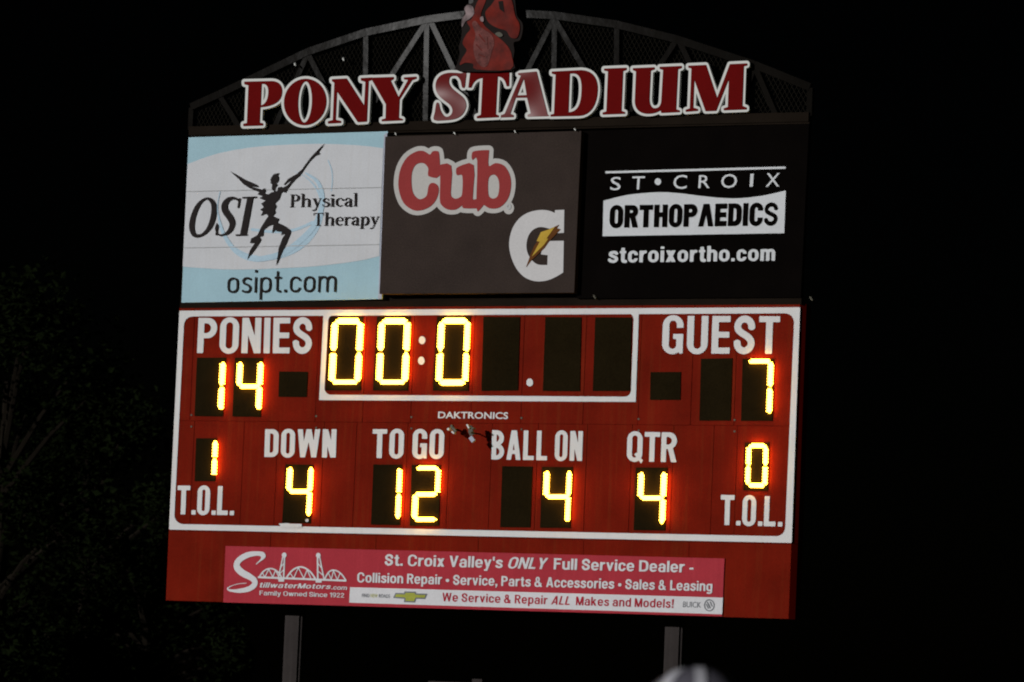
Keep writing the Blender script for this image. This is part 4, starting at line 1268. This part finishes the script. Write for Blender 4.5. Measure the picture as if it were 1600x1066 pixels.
tree(20, 440, 24, 2.6, 'broad leafy tree barely visible in the dark, tallest of the row', 3)
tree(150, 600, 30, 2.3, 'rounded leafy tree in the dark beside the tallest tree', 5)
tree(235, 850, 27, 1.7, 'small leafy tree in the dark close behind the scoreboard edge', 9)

# ================================================================== PLAYER
dist = 6.9
hp = CAM + ray(1093, 1043) * dist           # top of the helmet, about head height
HX, HY, HZ = hp
face = math.atan2(-CF[1], -CF[0])
pl_ = thing('person', (HX, HY, 0), 'person in dark helmet with white stripes standing in front of a post', 'person')
R_ = Vector((CR[0], CR[1], 0)).normalized()      # player's right, seen from behind
F_ = Vector((CF[0], CF[1], 0)).normalized()      # looking away towards the board
base = Vector((HX, HY, 0))
S_ = HZ / 1.80


def pt(r, f, z): return base + R_ * r * S_ + F_ * f * S_ + Vector((0, 0, z * S_))


sk_v = [(0, 0, .98), (0, .0, 1.15), (0, .0, 1.38), (0, .02, 1.52), (0, .04, 1.62), (0, .05, 1.69),
        (.13, 0, 1.42), (.22, 0, 1.40), (.27, 0, 1.14), (.27, .10, .92), (.27, .14, .84),
        (-.13, 0, 1.42), (-.22, 0, 1.40), (-.27, 0, 1.14), (-.27, .10, .92), (-.27, .14, .84),
        (.10, 0, .92), (.12, .02, .52), (.13, -.02, .10), (.13, .12, .04),
        (-.10, 0, .92), (-.12, .02, .52), (-.13, -.02, .10), (-.13, .12, .04)]
sk_r = [.14, .145, .15, .065, .085, .09, .11, .09, .055, .042, .035, .11, .09, .055, .042, .035, .10, .065, .045, .04, .10, .065, .045, .04]
sk_e = [(0, 1), (1, 2), (2, 3), (3, 4), (4, 5), (2, 6), (6, 7), (7, 8), (8, 9), (9, 10), (2, 11), (11, 12), (12, 13), (13, 14), (14, 15), (0, 16), (16, 17), (17, 18), (18, 19), (0, 20), (20, 21), (21, 22), (22, 23)]
me = bpy.data.meshes.new('body')
me.from_pydata([tuple(pt(*q)) for q in sk_v], sk_e, [])
bo = link('body', me, None, pl_)
md = bo.modifiers.new('skin', 'SKIN')
for i, r_ in enumerate(sk_r):
    me.skin_vertices[0].data[i].radius = (r_ * S_, r_ * S_)
me.skin_vertices[0].data[0].use_root = True
ss = bo.modifiers.new('sub', 'SUBSURF'); ss.levels = 2; ss.render_levels = 2
for k in ('jersey', 'pants', 'skin', 'shoe'): me.materials.append(MAT[k])
dg = bpy.context.evaluated_depsgraph_get(); dg.update()
me2 = bpy.data.meshes.new_from_object(bo.evaluated_get(dg))
bo.modifiers.clear(); bo.data = me2; bpy.data.meshes.remove(me)
for p in me2.polygons:
    z = p.center.z / S_; p.use_smooth = True
    rad = Vector((p.center.x, p.center.y)).length / S_
    p.material_index = 3 if z < .09 else (2 if (z > 1.52 or (rad > .2 and z < 1.05) or z < .32) else (1 if z < 1.0 else 0))
# helmet: shell with face opening, centre stripe and two side stripes, ear holes, face mask
HC = pt(0, .04, 0); HC.z = HZ - .138
RA = (.126, .146, .138)


def hpt(th, ph, k=1.0):
    """th: angle round from the back over the side to the front, ph: height angle"""
    r = math.cos(ph) * math.sin(th) * RA[0] * k; f = -math.cos(ph) * math.cos(th) * RA[1] * k; z = math.sin(ph) * RA[2] * k
    return HC + R_ * r + F_ * f + Vector((0, 0, z))


v, f = [], []
NT, NP = 40, 22
for j in range(NP + 1):
    for i in range(NT):
        v.append(hpt(i * 2 * math.pi / NT, -math.pi * .30 + (math.pi * .80) * j / NP))
for j in range(NP):
    for i in range(NT):
        th = (i + .5) * 2 * math.pi / NT; ph = -math.pi * .30 + (math.pi * .80) * (j + .5) / NP
        if abs(th - math.pi) < .95 and ph < .28: continue
        f.append((j * NT + i, j * NT + (i + 1) % NT, (j + 1) * NT + (i + 1) % NT, (j + 1) * NT + i))
hel = mk('helmet', v, f, 'navy', pl_, True)
so_ = hel.modifiers.new('thick', 'SOLIDIFY'); so_.thickness = .012; so_.offset = -1


def band(off, wid, tilt, name='helmet_stripe'):
    v, f = [], []
    n = 36
    for i in range(n + 1):
        a = -.85 + (math.pi + .35) * i / n            # from the nape over the top to the brow
        for sgn in (-1, 1):
            x = (off + tilt * math.cos(a)) + sgn * wid / 2
            x = max(-.108, min(.108, x))
            c_ = math.sqrt(max(0.0, 1 - (x / RA[0]) ** 2))
            v.append(HC + (R_ * x + F_ * (-math.cos(a) * RA[1] * c_) + Vector((0, 0, math.sin(a) * RA[2] * c_))) * 1.018)
    for i in range(n): f.append((2 * i, 2 * i + 1, 2 * i + 3, 2 * i + 2))
    o = mk(name, v, f, 'stripe', hel, True)
    return o


band(0, .020, 0); band(.030, .028, .066); band(-.030, .028, -.066)
for zz in (.02, -.045, -.09):
    MB().tube([hpt(th, zz / RA[2], 1.12 + .10 * math.cos(th - math.pi)) for th in np.linspace(math.pi - 1.1, math.pi + 1.1, 9)], .005, 6).build('face_mask_bar', 'stripe', hel)
